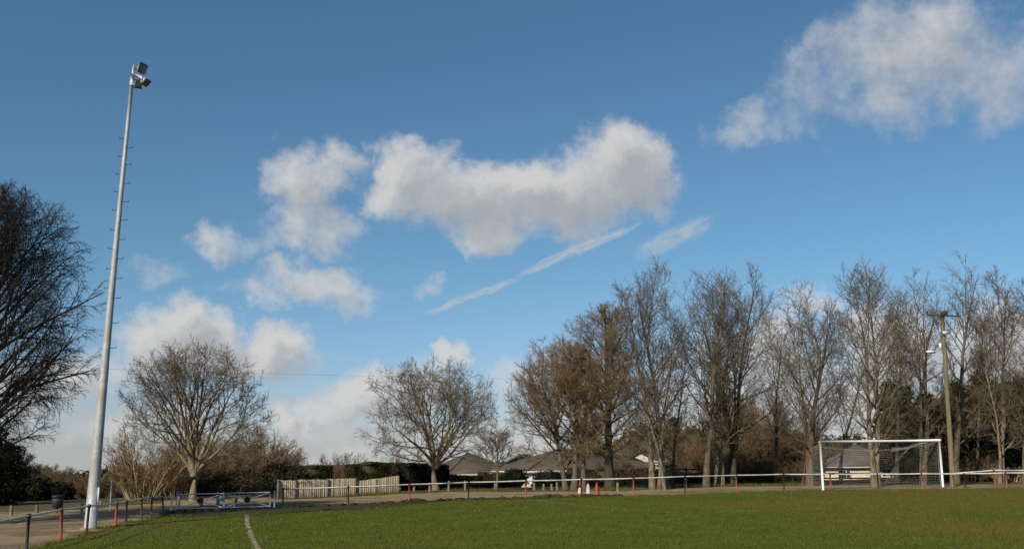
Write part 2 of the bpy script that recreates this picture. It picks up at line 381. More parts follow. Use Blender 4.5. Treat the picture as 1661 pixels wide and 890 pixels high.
def resamp(p, n):
    d = np.concatenate([[0], np.cumsum(np.linalg.norm(np.diff(p, axis=0), axis=1))]); t = np.linspace(0, d[-1], n)
    return np.stack([np.interp(t, d, p[:, i]) for i in (0, 1)], 1)

# pitch: near edge of path runs round it
EDGE = [(40,898),(70,888),(100,879),(150,864),(205,848),(262,837),(300,838.5),(400,834),(500,829),(600,825),(680,816),(760,811.5),(853,808.5),(1027,804.5),(1111,802),(1195,798.5),(1272,796),(1340,794.5),(1530,793),(1661,791.5)]
edge = dense(EDGE, jit=.06, seed=3)
pitch_outline = np.concatenate([np.array([[-39.2, -60.0], [-38.9, -30]]), edge, np.array([[60, edge[-1][1]-2], [60, -60]])])
sheet('pitch', pitch_outline, .034, 'pitch')
# strip of mud and painted tree shade, then path, along the outside of the fence
up_px = [(0,829),(130,826),(215,818),(290,806),(470,810),(560,806),(640,801),(750,796.5),(830,797.5),(900,796.5),(1000,796),(1060,793),(1200,788.5),(1340,787),(1500,786.5),(1661,785)]
near = np.concatenate([np.array([[-44., -60], [-41, -34]]), dense(EDGE, seed=3)+np.array([[0, -.35]]), np.array([[60, 2.5]])])
up = np.concatenate([np.array([[-75., -60], [-62, -34]]), dense(up_px, jit=.10, seed=4), np.array([[60., 8.0]])])
sheet('path', np.concatenate([near, up[::-1]]), .012, 'path')
strip_a = dense([(262,838),(300,840),(400,835.5),(500,830.5),(600,826.5),(680,817),(760,812.5),(853,809.5),(1000,806)], jit=.05, seed=5)
strip_b = dense([(262,832),(300,826),(400,823.5),(450,821.5),(560,818),(680,813.5),(760,810),(853,806.5),(1000,803.5)], jit=.09, seed=6)
ribbon('mud_shade_strip', resamp(strip_a, 120), resamp(strip_b, 120), .044, 'mud_shade')
# leaf litter under the multi-stemmed bush, verge beyond the path
lit_a = dense([(196,822),(250,821),(300,822),(380,823),(440,817)], jit=.12, seed=8); lit_b = dense([(205,806),(250,803),(300,803),(350,804),(430,806)], jit=.15, seed=9)
ribbon('leaf_litter', resamp(lit_a, 60), resamp(lit_b, 60), .022, 'litter')
ver_a = dense([(560,805.5),(640,801),(750,796.5),(830,797.5),(900,796.5),(1000,796),(1060,793),(1200,788.5),(1340,787)], jit=.12, seed=10)
ver_b = dense([(560,799),(640,792),(750,786),(830,786),(900,784),(1000,783),(1060,781),(1200,779),(1340,779)], jit=.2, seed=11)
ribbon('verge', resamp(ver_a, 160), resamp(ver_b, 160), .02, 'verge')
vl_a = dense([(-60,838),(0,829),(130,826),(215,818)], jit=.12, seed=12); vl_b = dense([(-60,822),(0,816),(130,813),(215,808)], jit=.2, seed=13)
ribbon('verge_left', resamp(vl_a, 60), resamp(vl_b, 60), .02, 'verge')
vg_a = dense([(194,819.5),(260,816)], jit=.05, seed=14); vg_b = dense([(205,811),(262,808)], jit=.1, seed=15)
ribbon('verge_patch', resamp(vg_a, 30), resamp(vg_b, 30), .03, 'pitch')

def worn(name, px, width, keep, seed, z=.041, m='line', piece=.22):
    """a worn painted line: short irregular patches along a path"""
    r = np.random.default_rng(seed); p = resamp(dense(px), 2000); mb = MB()
    d = np.concatenate([[0], np.cumsum(np.linalg.norm(np.diff(p, axis=0), axis=1))]); s = 0.0
    gap = 0.0
    while s < d[-1]:
        L = piece*r.uniform(.5, 1.6)
        if r.random() < keep:
            ts = np.linspace(s, min(s+L*1.08, d[-1]), 4); c = np.stack([np.interp(ts, d, p[:, i]) for i in (0, 1)], 1)
            e = c[-1]-c[0]; e = e/(np.linalg.norm(e)+1e-6); n_ = np.array([-e[1], e[0]])
            wv = width*r.uniform(.55, 1.15, (4, 2))/2; o = r.normal()*width*.12
            a_ = c+n_*(wv[:, :1]+o); b_ = c-n_*(wv[:, 1:]-o)
            v = np.concatenate([np.concatenate([a_, b_]), np.full((8, 1), z+r.random()*.002)], 1)
            mb.add(v, np.array([(i, 4+i, 5+i, 1+i) for i in range(3)]))
        s += L
    return struct(mb.build(name, m))
worn('touchline', [(399.5,836),(402,850),(404,860),(408,873),(413,884),(421,900)], .15, .96, 21, piece=.3)
worn('penalty_area_side_line', [(868,812),(920,818),(960,822),(1010,827),(1060,830.5),(1098,833)], .12, .62, 22)
worn('penalty_area_front_line', [(1098,833),(1200,830),(1400,824),(1661,815.5)], .10, .34, 23)
worn('goal_area_line', [(1190,802.5),(1230,804.5),(1262,806.5),(1320,814),(1335,816)], .11, .5, 24)
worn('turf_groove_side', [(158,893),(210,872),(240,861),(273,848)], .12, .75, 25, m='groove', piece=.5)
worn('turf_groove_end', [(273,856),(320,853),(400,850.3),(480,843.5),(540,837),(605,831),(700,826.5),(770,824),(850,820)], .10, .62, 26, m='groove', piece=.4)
worn('bare_patch', [(1035,813.2),(1066,811.2)], .34, .9, 27, m='mud_shade', piece=.5)

# grass blades of the pitch and ragged tufts along its edge
def in_poly(pts, poly):
    x, y = pts[:, 0], pts[:, 1]; c = np.zeros(len(pts), bool); n = len(poly); j = n-1
    for i in range(n):
        xi, yi, xj, yj = poly[i][0], poly[i][1], poly[j][0], poly[j][1]
        if yi != yj: c ^= ((yi > y) != (yj > y)) & (x < (xj-xi)*(y-yi)/(yj-yi)+xi)
        j = i
    return c
def blades(name, pts, hmin, hmax, width, m, z0, seed):
    r = np.random.default_rng(seed); n = len(pts); a = r.uniform(0, 2*np.pi, n); h = r.uniform(hmin, hmax, n); wd = width*r.uniform(.6, 1.3, n)
    dx, dy = np.cos(a)*wd/2, np.sin(a)*wd/2; lean = r.normal(size=(n, 2))*h[:, None]*.55
    z = z0+T(pts[:, 0], pts[:, 1])
    v = np.stack([np.stack([pts[:, 0]-dx, pts[:, 1]-dy, z], 1), np.stack([pts[:, 0]+dx, pts[:, 1]+dy, z], 1),
                  np.stack([pts[:, 0]+lean[:, 0], pts[:, 1]+lean[:, 1], z+h], 1)], 1).reshape(-1, 3)
    b = MB(); b.add(v, np.arange(3*n).reshape(-1, 3)); o = b.build(name, m); o['kind'] = 'stuff'; return o
g = np.stack([rng.uniform(-39, 16, 420000), rng.uniform(-29, 4, 420000)], 1)
dd = g-CAM[:2]; an = np.arctan2(dd[:, 0], dd[:, 1]); dist = np.hypot(dd[:, 0], dd[:, 1])
g = g[(an > YAW-.56) & (an < YAW+.56) & (dist > 15) & (rng.random(len(g)) < np.clip(26/dist, 0, 1))]
g = g[in_poly(g, pitch_outline)]
blades('grass', g, .02, .05, .022, 'blade', .03, 31)
ed = np.repeat(edge, 36, 0); ed = ed + rng.normal(size=ed.shape)*.16
clump = .5+.5*np.sin(ed[:, 0]*3.1+np.sin(ed[:, 1]*2.3)*2); ed = ed[rng.random(len(ed)) < clump*.9]
blades('grass_edge', ed, .05, .13, .022, 'blade', .02, 32)
vb = ver_a[rng.integers(0, len(ver_a), 9000)]*1.0; vb = vb+np.stack([rng.normal(size=9000)*.5, np.abs(rng.normal(size=9000))*1.6], 1)
vb = vb[(np.sin(vb[:, 0]*.9)+np.sin(vb[:, 0]*.37+vb[:, 1]) > -.2)]
blades('verge_grass', vb, .06, .2, .03, 'blade', .02, 33)
lp = np.stack([rng.uniform(-36, 14, 2600), rng.uniform(-24, 3, 2600)], 1); lp = lp[in_poly(lp, pitch_outline)]
def scatter_leaves(pts):
    n = len(pts); a = rng.uniform(0, 6.28, n); s = rng.uniform(.02, .055, n); z = .062+rng.random(n)*.02
    dx, dy = np.cos(a)*s, np.sin(a)*s; v = np.stack([np.stack([pts[:, 0]+k0*dx-k1*dy, pts[:, 1]+k0*dy+k1*dx, z+rng.normal(size=n)*.012], 1) for k0, k1 in ((-1, 0), (0, -.5), (1, 0), (0, .5))], 1)
    b = MB(); b.add(v.reshape(-1, 3), np.arange(4*n).reshape(-1, 4)); o = b.build('fallen_leaves', 'litter'); o['kind'] = 'stuff'
scatter_leaves(lp[rng.random(len(lp)) < .2])
# earth clods thrown up along the edge
def clods(px, n, seed, sz=.10):
    r = np.random.default_rng(seed); p = dense(px); mb = MB()
    for i in range(n):
        c = p[r.integers(len(p))]+r.normal(size=2)*np.array([.25, .12]); s = sz*r.uniform(.5, 1.6)
        u = r.normal(size=(12, 3)); u /= np.linalg.norm(u, axis=1, keepdims=True)
        bm = bmesh.new(); bmesh.ops.create_icosphere(bm, subdivisions=1, radius=1)
        v = np.array([q.co for q in bm.verts])*(1+r.normal(size=(len(bm.verts), 1))*.18); f = np.array([[q.index for q in fc.verts] for fc in bm.faces]); bm.free()
        mb.add(v*s*np.array([1.5, 1.2, .7])+np.array([c[0], c[1], .05]), f)
    o = mb.build('earth_clods', 'mud_shade'); o['kind'] = 'stuff'
clods([(262,834),(500,823),(680,814.5),(760,811),(853,808),(920,806),(1000,804.5)], 130, 5)
clods([(655,814),(680,814)], 12, 8, .16); clods([(870,807),(905,806.5)], 10, 9, .15)

# ---------------------------------------------------------------- trees
def unit(a): return a/(np.linalg.norm(a, axis=-1, keepdims=True)+1e-9)
def grow(start, d, length, r0, segs, wander, up, r, tipr=.25, curl=0.0):
    n = len(start); pts = np.empty((n, segs+1, 3)); pts[:, 0] = start; dd_ = unit(d); st_ = (length/segs)[:, None]
    bias = r.normal(size=(n, 3))*curl
    for i in range(segs):
        dd_ = unit(dd_ + r.normal(size=(n, 3))*wander + bias/segs + np.array([0, 0, up])/segs)
        pts[:, i+1] = pts[:, i]+dd_*st_
    s = np.linspace(0, 1, segs+1)[None]
    return pts, r0[:, None]*(1-(1-tipr)*s)
def reach(start, d, c, rad):
    """distance to the crown envelope along d"""
    p = (start-c)/rad; q = d/rad; a = (q*q).sum(1); b = (p*q).sum(1); cc_ = (p*p).sum(1)-1
    disc = b*b-a*cc_; t = np.where(disc > 0, (-b+np.sqrt(np.maximum(disc, 0)))/a, 0)
    return np.maximum(t, 0)
def spawn(pp, pr, sp, r, env):
    N_, m, _ = pp.shape; n = sp['n']
    t = sp['t0']+(sp.get('t1', 1.0)-sp['t0'])*((np.arange(n)[None]+r.uniform(0, 1, (N_, n)))/n)
    fi = np.clip(t*(m-1), 0, m-1.001); i0 = fi.astype(int); fr = (fi-i0)[..., None]; k = np.arange(N_)[:, None]
    start = pp[k, i0]*(1-fr)+pp[k, i0+1]*fr; tg = unit(pp[k, i0+1]-pp[k, i0]); rr = pr[k, i0]*(1-fr[..., 0])+pr[k, i0+1]*fr[..., 0]
    plen = np.linalg.norm(np.diff(pp, axis=1), axis=2).sum(1)[:, None]
    ref = np.where(np.abs(tg[..., 2:3]) > .9, np.array([1., 0, 0]), np.array([0, 0, 1.]))
    u = unit(np.cross(tg, ref)); v = np.cross(tg, u)
    ph = np.arange(n)[None]*2.39996+r.uniform(0, 6.28, (N_, 1))+r.normal(size=(N_, n))*.5
    ang = np.radians(sp['a']+(sp.get('a1', sp['a'])-sp['a'])*t+r.normal(size=(N_, n))*sp.get('av', 9))
    d = np.cos(ang)[..., None]*tg+np.sin(ang)[..., None]*(np.cos(ph)[..., None]*u+np.sin(ph)[..., None]*v)
    L = plen*sp['l']*(1-sp.get('lt', .45)*t)*r.uniform(.65, 1.2, (N_, n))
    start, d, L, rr = start.reshape(-1, 3), d.reshape(-1, 3), L.reshape(-1), rr.reshape(-1)
    if env is not None:
        R_ = reach(start, unit(d+np.array([0, 0, sp.get('up', 0)*.35])), *env)
        if sp.get('fill'): L = R_*r.uniform(.72, 1.03, len(L))
        else: L = np.minimum(L, R_*r.uniform(.85, 1.12, len(L))+.25)
    keep = L > .12; start, d, L, rr = start[keep], d[keep], L[keep], rr[keep]
    r0 = np.maximum(np.minimum(rr*sp.get('r', .6), L*sp.get('rl', .022)), sp.get('rmin', .007))
    return grow(start, d, L, r0, sp['s'], sp.get('w', .12), sp.get('up', 0), r, sp.get('tip', .3), sp.get('curl', 0))
def tree(name, label, base, stems, levels, env, bark_m, twig_m, seed, group=None, trunk_levels=1, flare=1.35, cat='tree', fork=False):
    """stems: (offset xyz, direction, length, radius); env: (centre, radii) of the crown; all relative to base"""
    r = np.random.default_rng(seed)
    root = thing(name, label, cat, base, 0, group)
    tb, cb = MB(), MB(); P0, R0 = [], []
    for off, d, L, r0 in stems:
        seg = 10
        p, rad = grow(np.array([off], float), np.array([d], float), np.array([L], float), np.array([r0], float), seg, .06, .05, r, .05)
        rad[:, 0] *= flare; p[:, 0, 2] -= .12
        P0.append(p); R0.append(rad)
    pp, pr = np.concatenate(P0), np.concatenate(R0); tb.polys(pp, pr, 9)
    e = None if env is None else (np.array(env[0], float), np.array(env[1], float))
    allp, allr = (pp[1:], pr[1:]) if fork else (pp, pr)
    for li, sp in enumerate(levels):
        cp, cr = spawn(allp, allr, sp, r, e)
        (tb if li < trunk_levels else cb).polys(cp, cr, sp.get('k', 3))
        allp, allr = cp, cr
    tb.build('trunk', bark_m, root, smooth=True); cb.build('crown', twig_m, root)
    return root
def lv(n1, n2, n3, n4, a1=48, up=.3, rmin=.008, w=.10, t0=.3, a2=42, l2=.5, aend=None, droop=0.0, s1=8, k1=1.0, r2=1.0, a3=44):
    return [dict(n=n1, t0=t0, t1=.99, a=a1, a1=aend if aend is not None else a1*.6, l=.6, fill=True, s=s1, w=w*.8, up=up, r=.6*k1, rl=.017, k=6, tip=.2, rmin=rmin*2.4, curl=.25),
            dict(n=n2, t0=.16, a=a2, l=l2, lt=.45, s=6, w=w*1.2, up=up*.6-droop*.5, r=.66, rl=.017*r2, k=4, rmin=rmin*1.9, curl=.3),
            dict(n=n3, t0=.18, a=a3, l=.50, lt=.35, s=4, w=w*1.5, up=up*.4-droop, r=.6, rl=.013, k=3, rmin=rmin*1.25, curl=.3),
            dict(n=n4, t0=.15, a=a3-2, l=.55, lt=.3, s=2, w=w*1.6, up=up*.3-droop, r=.7, rl=.012, k=3, rmin=rmin*.75, tip=.5)]
def crown_env(base, cx_px, top_px, bot_px, half_px):
    """crown envelope at the tree's own distance, from its outline in the photograph"""
    c = AT(cx_px, (top_px+bot_px)/2, base); a = AT(cx_px, top_px, base); b = AT(cx_px, bot_px, base); e = AT(cx_px+half_px, (top_px+bot_px)/2, base)
    rx = np.linalg.norm(e-c); rz = (a[2]-b[2])/2
    return (c-base, (rx, rx*.9, rz))
def hvec(px0, py0, px1, py1, base):
    """direction and length of a stem seen between two pixels at base's distance"""
    a, b = AT(px0, py0, base), AT(px1, py1, base); d = b-a; return d/np.linalg.norm(d), np.linalg.norm(d)

# big tree leaning into the frame on the left
b = PD(-52, 40, 780); e = crown_env(b, -52, 288, 765, 236)
d, L = hvec(-52, 830, -30, 330, b)
tree('beech_tree', 'large dark bare tree with drooping twigs, cut off by the left edge', b,
     [((0, 0, 0), d, L, .36)], lv(88, 12, 9, 6, a1=78, up=.32, rmin=.0068, t0=.12, droop=.62, aend=30, w=.05, k1=.75, a2=36, a3=34), e, 'bark_dark', 'twig_dark', 101)
# rounded tree behind the gate
b = P(313, 812); e = crown_env(b, 314, 548, 790, 132)
st_ = []
for (x, y, r0) in ((352, 575, .17), (300, 570, .15), (400, 610, .13), (255, 600, .12), (325, 556, .15), (232, 655, .10), (420, 660, .10)):
    d, L = hvec(314, 768, x, y, b); st_.append((AT(314, 768, b)-b, d, L*.93, r0))
d, L = hvec(313, 812, 315, 764, b)
tree('round_crowned_tree', 'rounded bare tree with pale forked trunk standing behind the grey gate', b,
     [((0, 0, 0), d, L*1.05, .24)]+[(o, dd_, l_, r_) for o, dd_, l_, r_ in st_],
     lv(9, 8, 7, 5, a1=42, up=.30, rmin=.008, t0=.12, k1=.85, w=.12), e, 'bark_tan', 'twig_grey', 102, flare=1.1, fork=True)
# spreading round tree in the middle
b = P(707, 794); e = crown_env(b, 692, 578, 764, 126)
st_ = []
for (x, y, r0) in ((690, 588, .15), (735, 600, .13), (650, 605, .13), (775, 630, .13), (610, 650, .12), (800, 665, .11), (590, 690, .10), (760, 610, .10), (670, 592, .11)):
    d, L = hvec(706, 752, x, y, b); dy = np.array([0, rng.uniform(-.8, .8), 0]); d = unit(d+dy); st_.append((AT(706, 755, b)-b, d, L*.9, r0))
d, L = hvec(707, 794, 705, 748, b)
tree('round_crowned_tree', 'low spreading bare tree with tan trunk in front of the dark hedge', b,
     [((0, 0, 0), d, L*1.05, .27)]+st_, lv(9, 8, 7, 6, a1=52, up=.12, rmin=.008, t0=.14, w=.14, k1=.85), e, 'bark_tan', 'twig_grey', 103, flare=1.1, fork=True)
# small tree right of it
b = P(806, 796); e = crown_env(b, 803, 688, 775, 56)
d, L = hvec(806, 796, 803, 700, b)
tree('small_tree', 'small bare tree with thin trunk in front of the left bungalow roof', b, [((0, 0, 0), d, L*.95, .10)],
     lv(24, 10, 8, 6, a1=66, up=.2, t0=.32), e, 'bark_grey', 'twig_grey', 104)
# brown cone-shaped pair
b = P(926, 794); e = crown_env(b, 908, 540, 772, 90)
st_ = []
for (x0, x1, y1, r0) in ((918, 880, 600, .17), (931, 925, 545, .19), (946, 960, 560, .17)):
    d, L = hvec(x0, 794, x1, y1, b); st_.append((AT(x0, 794, b)-b, d, L*.98, r0))
tree('multi_stemmed_tree', 'brown twiggy bare tree on three leaning trunks beside the traffic cones', b, st_,
     lv(26, 12, 9, 6, a1=60, up=.3, t0=.14, rmin=.0085, w=.07), e, 'bark_grey', 'twig_brown', 105)
b = P(990, 793); e = crown_env(b, 985, 485, 760, 90)
d, L = hvec(990, 793, 978, 500, b)
tree('conical_tree', 'brown cone-shaped bare tree on one thick dark trunk right of the traffic cones', b, [((0, 0, 0), d, L, .30)],
     lv(52, 12, 9, 6, a1=66, up=.32, t0=.14, rmin=.0085, k1=.7, w=.07), e, 'bark_dark', 'twig_brown', 106)
# row of tall narrow trees
TALL = [ # trunk base px, tops [(x0,x1,y1,radius)], crown cx, top, bottom, half, label, bark, twig
 (1064,794,[(1062,1042,468,.19),(1070,1072,520,.12),(1076,1052,560,.10)],1040,455,735,62,'tall bare tree on three pale stems right behind the row of cones','bark_birch','twig_grey'),
 (1079,793,[(1079,1076,428,.20)],1076,425,735,52,'slender tall bare tree on one straight pale trunk, right of the pale three-stemmed one','bark_birch','twig_grey'),
 (1091,791,[(1091,1095,560,.10)],1094,545,740,34,'thin dark young tree standing between two taller groups','bark_dark','twig_grey'),
 (1145,790,[(1147,1122,425,.20)],1126,422,730,54,'tall bare tree leaning slightly left at the edge of the central clump','bark_grey','twig_grey'),
 (1166,788,[(1164,1152,450,.19),(1168,1190,470,.15)],1172,445,730,56,'tall bare tree forking into two stems in the middle of the central clump','bark_birch','twig_grey'),
 (1186,787,[(1184,1208,440,.19),(1188,1232,470,.16),(1180,1195,560,.12)],1214,435,735,60,'tall bare clump with dark stems fanning out to the right','bark_dark','twig_grey'),
 (1316,788,[(1315,1308,470,.20),(1316,1340,530,.12),(1314,1282,540,.12)],1310,468,735,66,'bare tree with fan-shaped crown just left of the goal','bark_grey','twig_grey'),
 (1420,789,[(1418,1398,455,.18),(1424,1430,440,.18)],1410,432,740,66,'twin-trunked bare tree rising directly behind the goal','bark_birch','twig_grey'),
 (1500,786,[(1500,1488,440,.17),(1497,1468,520,.10),(1503,1516,500,.10)],1490,425,720,50,'tall bare tree behind the right goalpost, left of the wooden utility pole','bark_grey','twig_grey'),
 (1556,784,[(1554,1556,425,.20)],1556,420,720,50,'tall straight bare tree just right of the wooden utility pole','bark_grey','twig_grey'),
 (1624,784,[(1626,1620,455,.19),(1618,1640,520,.10)],1622,448,720,48,'tall bare tree with pale trunk behind the red rail post at right','bark_birch','twig_grey'),
 (1262,786,[(1262,1258,500,.13)],1258,492,735,40,'slim bare tree in the gap left of the fan-crowned tree','bark_grey','twig_grey'),
 (1362,785,[(1362,1360,520,.12)],1360,512,735,40,'slim bare tree rising over the left part of the goal','bark_grey','twig_grey'),
 (1458,785,[(1458,1456,480,.14)],1456,470,725,42,'slim bare tree rising over the middle of the goal','bark_grey','twig_grey'),
 (1588,784,[(1588,1590,500,.13)],1590,492,720,42,'slim bare tree between the straight-trunked tree and the red post','bark_grey','twig_grey'),
 (1668,784,[(1668,1664,450,.18),(1662,1648,520,.11)],1662,448,720,46,'tall bare tree cut off by the right edge','bark_grey','twig_grey'),
]
for i, (bx, by, stems, cx, top, bot, half, label, bm_, tm) in enumerate(TALL):
    b = PD(bx, 70) if label.startswith('slim') else P(bx, by); e = crown_env(b, cx, top-16, bot+15, half*1.30); st_ = []
    for x0, x1, y1, r0 in stems:
        d, L = hvec(x0, by, x1, y1, b); o = AT(x0, by, b)-b; o[1] += rng.uniform(-.3, .3); st_.append((o, d, L, r0))
    n1 = {1: 40, 2: 24, 3: 18}[len(stems)]; st_ = [(o, d, L*.95, r0) for o, d, L, r0 in st_]
    if half < 43: n1 = 22
    tree('tall_tree', label, b, st_, lv(n1, 9, 7, 5, a1=58, up=.40, t0=.15, rmin=.0078, aend=26, k1=.75, w=.06), e, bm_, tm, 200+i, 'row of tall bare trees beyond the far touchline')

# shrubs of bare stems
def shrub(label, b, top_z, half, n, bark_m, twig_m, seed, spread=.9, lvls=None, r0=.035, group=None, name='bare_shrub'):
    r = np.random.default_rng(seed); st_ = []
    for i in range(n):
        a = r.uniform(0, 6.28); k = math.sqrt(r.random())*spread
        d = unit(np.array([math.cos(a)*k*half/top_z, math.sin(a)*k*half/top_z, 1.0]))
        st_.append(((math.cos(a)*.35*k*min(half, 2), math.sin(a)*.35*k*min(half, 2), 0), d, top_z*r.uniform(.55, .98)*(1.08-.3*k*k), r0*r.uniform(.6, 1.3)))
    env = ((0, 0, top_z*.48), (half, half*.85, top_z*.56))
    return tree(name, label, b, st_, lvls or [dict(n=13, t0=.12, a=36, l=.42, s=4, w=.1, up=.2, k=4, rmin=.011, rl=.02),
        dict(n=9, t0=.12, a=40, l=.5, s=3, w=.14, up=.12, k=3, rmin=.0095), dict(n=7, t0=.1, a=42, l=.55, s=2, w=.16, up=.1, k=3, rmin=.0085, tip=.5)],
        env, bark_m, twig_m, seed, group, cat='shrub')
b = P(232, 812)
shrub('tan multi-stemmed bush fanning up from leaf litter left of the gate', b, ZP(232, 688, b)-b[2], 68*math.hypot(*(b-CAM)[:2])/F, 46, 'twig_tan', 'twig_red', 301, 1.15, r0=.055, lvls=[dict(n=7, t0=.25, a=30, l=.42, s=4, w=.1, up=.25, k=4, rmin=.016, rl=.02), dict(n=5, t0=.15, a=38, l=.5, s=3, w=.14, up=.12, k=3, rmin=.010), dict(n=5, t0=.1, a=42, l=.55, s=2, w=.16, up=.1, k=3, rmin=.0085, tip=.5)])
b = P(283, 806); shrub('rust-brown bush tangled behind the tan fanning bush', b, ZP(283, 705, b)-b[2], 48*math.hypot(*(b-CAM)[:2])/F, 18, 'bark_grey', 'twig_red', 302)
for i, (px, D, top, half, label, tm) in enumerate([
    (395, 66, 705, 3.0, 'dense brown bush to the right of the round tree behind the gate', 'twig_red'),
    (352, 68, 715, 2.6, 'brown bush directly behind the right half of the gate', 'twig_brown'),
    (445, 72, 728, 2.6, 'low brown bush left of the clipped hedge blocks', 'twig_brown'),
    (378, 63, 712, 2.6, 'brown tangled bush close behind the right gate leaf', 'twig_brown'),
    (425, 66, 715, 2.8, 'brown bush rising behind the right end of the gate', 'twig_red'),
    (468, 71, 740, 2.0, 'greyish low bush between the gate and the short clipped hedge', 'twig_grey'),
    (300, 76, 720, 2.8, 'dark tangled bush behind the forked pale trunk', 'twig_brown'),
    (556, 74, 744, 2.0, 'bare brown shrub showing between the two clipped hedges', 'twig_brown'),
    (520, 90, 748, 2.2, 'far bare shrub above the left clipped hedge', 'twig_grey'),
    (660, 96, 740, 2.6, 'far bare shrub behind the long clipped hedge', 'twig_grey'),
    (1128, 76, 690, 2.8, 'tangled brown thicket bush under the central clump of tall trees', 'twig_brown'),
    (1180, 84, 660, 3.2, 'taller brown thicket bush behind the dark fanning stems', 'twig_brown'),
    (1235, 78, 650, 3.0, 'scrubby brown bush between the central clump and the fan-crowned tree', 'twig_brown'),
    (1280, 80, 668, 2.8, 'grey-brown scrub bush left of the goal net', 'twig_grey'),
    (1220, 70, 725, 2.4, 'low russet bush behind the timber rail fence', 'twig_red'),
    (1160, 70, 735, 2.4, 'low brown bramble at the foot of the central clump', 'twig_brown'),
    (1290, 68, 735, 2.4, 'low russet bramble beside the left of the goal', 'twig_red'),
    (1312, 76, 735, 1.5, 'small brown bush behind the left goalpost', 'twig_brown'),
    (1470, 72, 750, 1.2, 'brown bush in front of the cream wall seen through the net', 'twig_red'),
    (1500, 70, 742, 2.0, 'brown bramble behind the right goalpost', 'twig_red'),
    (1570, 68, 735, 2.4, 'tan bramble in front of the dark conifers, right of the utility pole', 'twig_brown'),
    (1640, 68, 748, 2.2, 'low tan bramble behind the double rail at the right edge', 'twig_tan'),
    (1010, 100, 728, 2.4, 'grey shrub behind the brown hedge at the right bungalow', 'twig_grey'),
    ]):
    b = PD(px, D); shrub(label, b, 1.18*max(1.2, ZP(px, top, b)-b[2]), half*1.1, 22, 'bark_dark' if tm != 'twig_tan' else 'twig_tan', tm, 320+i, .95, group='bare bushes beyond the path')
# distant trees on the falling land to the left and on the hill to the right
SMALL = [dict(n=22, t0=.06, t1=.98, a=60, a1=24, l=.5, fill=True, s=5, w=.1, up=.3, k=4, rmin=.026, r=.5), dict(n=12, t0=.1, a=42, l=.5, s=4, w=.14, up=.15, k=3, rmin=.021), dict(n=10, t0=.1, a=44, l=.55, s=3, w=.16, up=.1, k=3, rmin=.018, tip=.5), dict(n=5, t0=.1, a=44, l=.55, s=2, w=.16, up=.1, k=3, rmin=.015, tip=.5)]
FAR = [(18, 88, 735, 55, 'twig_dark'), (60, 110, 756, 44, 'twig_brown'), (86, 125, 754, 46, 'twig_red'), (110, 135, 762, 36, 'twig_brown'), (135, 118, 772, 30, 'twig_red'), (160, 105, 768, 36, 'twig_brown'), (190, 130, 760, 40, 'twig_brown'), (225, 120, 752, 46, 'twig_brown'), (-20, 95, 730, 50, 'twig_dark')]
FL = ['dark far tree low under the drooping twigs at left', 'brown far tree between the dark shrub and the mast', 'tallest rust-brown far tree left of the mast', 'hazy brown far tree just left of the mast', 'small rust far tree behind the foot of the mast', 'brown far tree right of the mast foot', 'far tree glimpsed left of the tan bush', 'far tree behind the tan fanning bush', 'dark far tree at the left edge']
for (px, D, top, half, tm), label in zip(FAR, FL):
    b = PD(px, D); h = max(2.5, ZP(px, top, b)-b[2]); e = crown_env(b, px, top, top+.86*h*F/D, half)
    tree('far_tree', label, b, [((0, 0, 0), (0, 0, 1), h*.9, .14)], SMALL, e, 'bark_dark', tm, 400+int(px)+50, 'far trees on the falling land at left')

# ---------------------------------------------------------------- evergreen masses
def leaf_points(blobs, n, r, shell=.55):
    vol = np.array([b_[3]*b_[4]+b_[4]*b_[5]+b_[3]*b_[5] for b_ in blobs]); k = r.choice(len(blobs), n, p=vol/vol.sum()); B = np.array(blobs)[k]
    u = unit(r.normal(size=(n, 3))); lump = 1+.13*np.sin(u[:, 0]*7+k)*np.sin(u[:, 1]*6+k*2)+.10*np.sin(u[:, 2]*11+k)
    rr = (shell+(1.04-shell)*r.random(n)**.6)*lump
    return B[:, :3]+u*rr[:, None]*B[:, 3:], u
def leaf_quads(mb, pts, size, r, flat=0.0):
    n = len(pts); a = unit(r.normal(size=(n, 3))); a[:, 2] *= (1-flat); a = unit(a); b_ = unit(np.cross(a, r.normal(size=(n, 3))))
    s = size*r.uniform(.5, 1.4, (n, 1)); a = a*s; b_ = b_*s*.45
    v = np.stack([pts-a, pts+b_, pts+a, pts-b_], 1).reshape(-1, 3); mb.add(v, np.arange(4*n).reshape(-1, 4))
def core(mb, blobs, k=.78):
    for c in blobs:
        bm = bmesh.new(); bmesh.ops.create_icosphere(bm, subdivisions=2, radius=1)
        v = np.array([q.co for q in bm.verts]); v = v*(1+.12*np.sin(v[:, :1]*5)*np.sin(v[:, 1:2]*6+1)); f = np.array([[q.index for q in fc.verts] for fc in bm.faces]); bm.free()
        mb.add(v*np.array(c[3:])*k+np.array(c[:3]), f)
def evergreen(name, label, base, blobs, n, size, m, seed, cat='shrub', group=None, trunk=None):
    r = np.random.default_rng(seed); mb = MB(); core(mb, blobs); p, _ = leaf_points(blobs, n, r); p = p[p[:, 2] > -.1]; leaf_quads(mb, p, size, r)
    if trunk is None:
        o = mb.build(name, m); o.location = tuple(base); return tag(o, label, cat, group)
    root = thing(name, label, cat, base, 0, group); mb.build('crown', m, root)
    t = MB(); t.polys(np.array([(0, 0, -.2), (.05, 0, trunk*.5), (0, .05, trunk)]), np.array([.22, .17, .08]), 8); t.build('trunk', 'bark_dark', root, True)
    return root
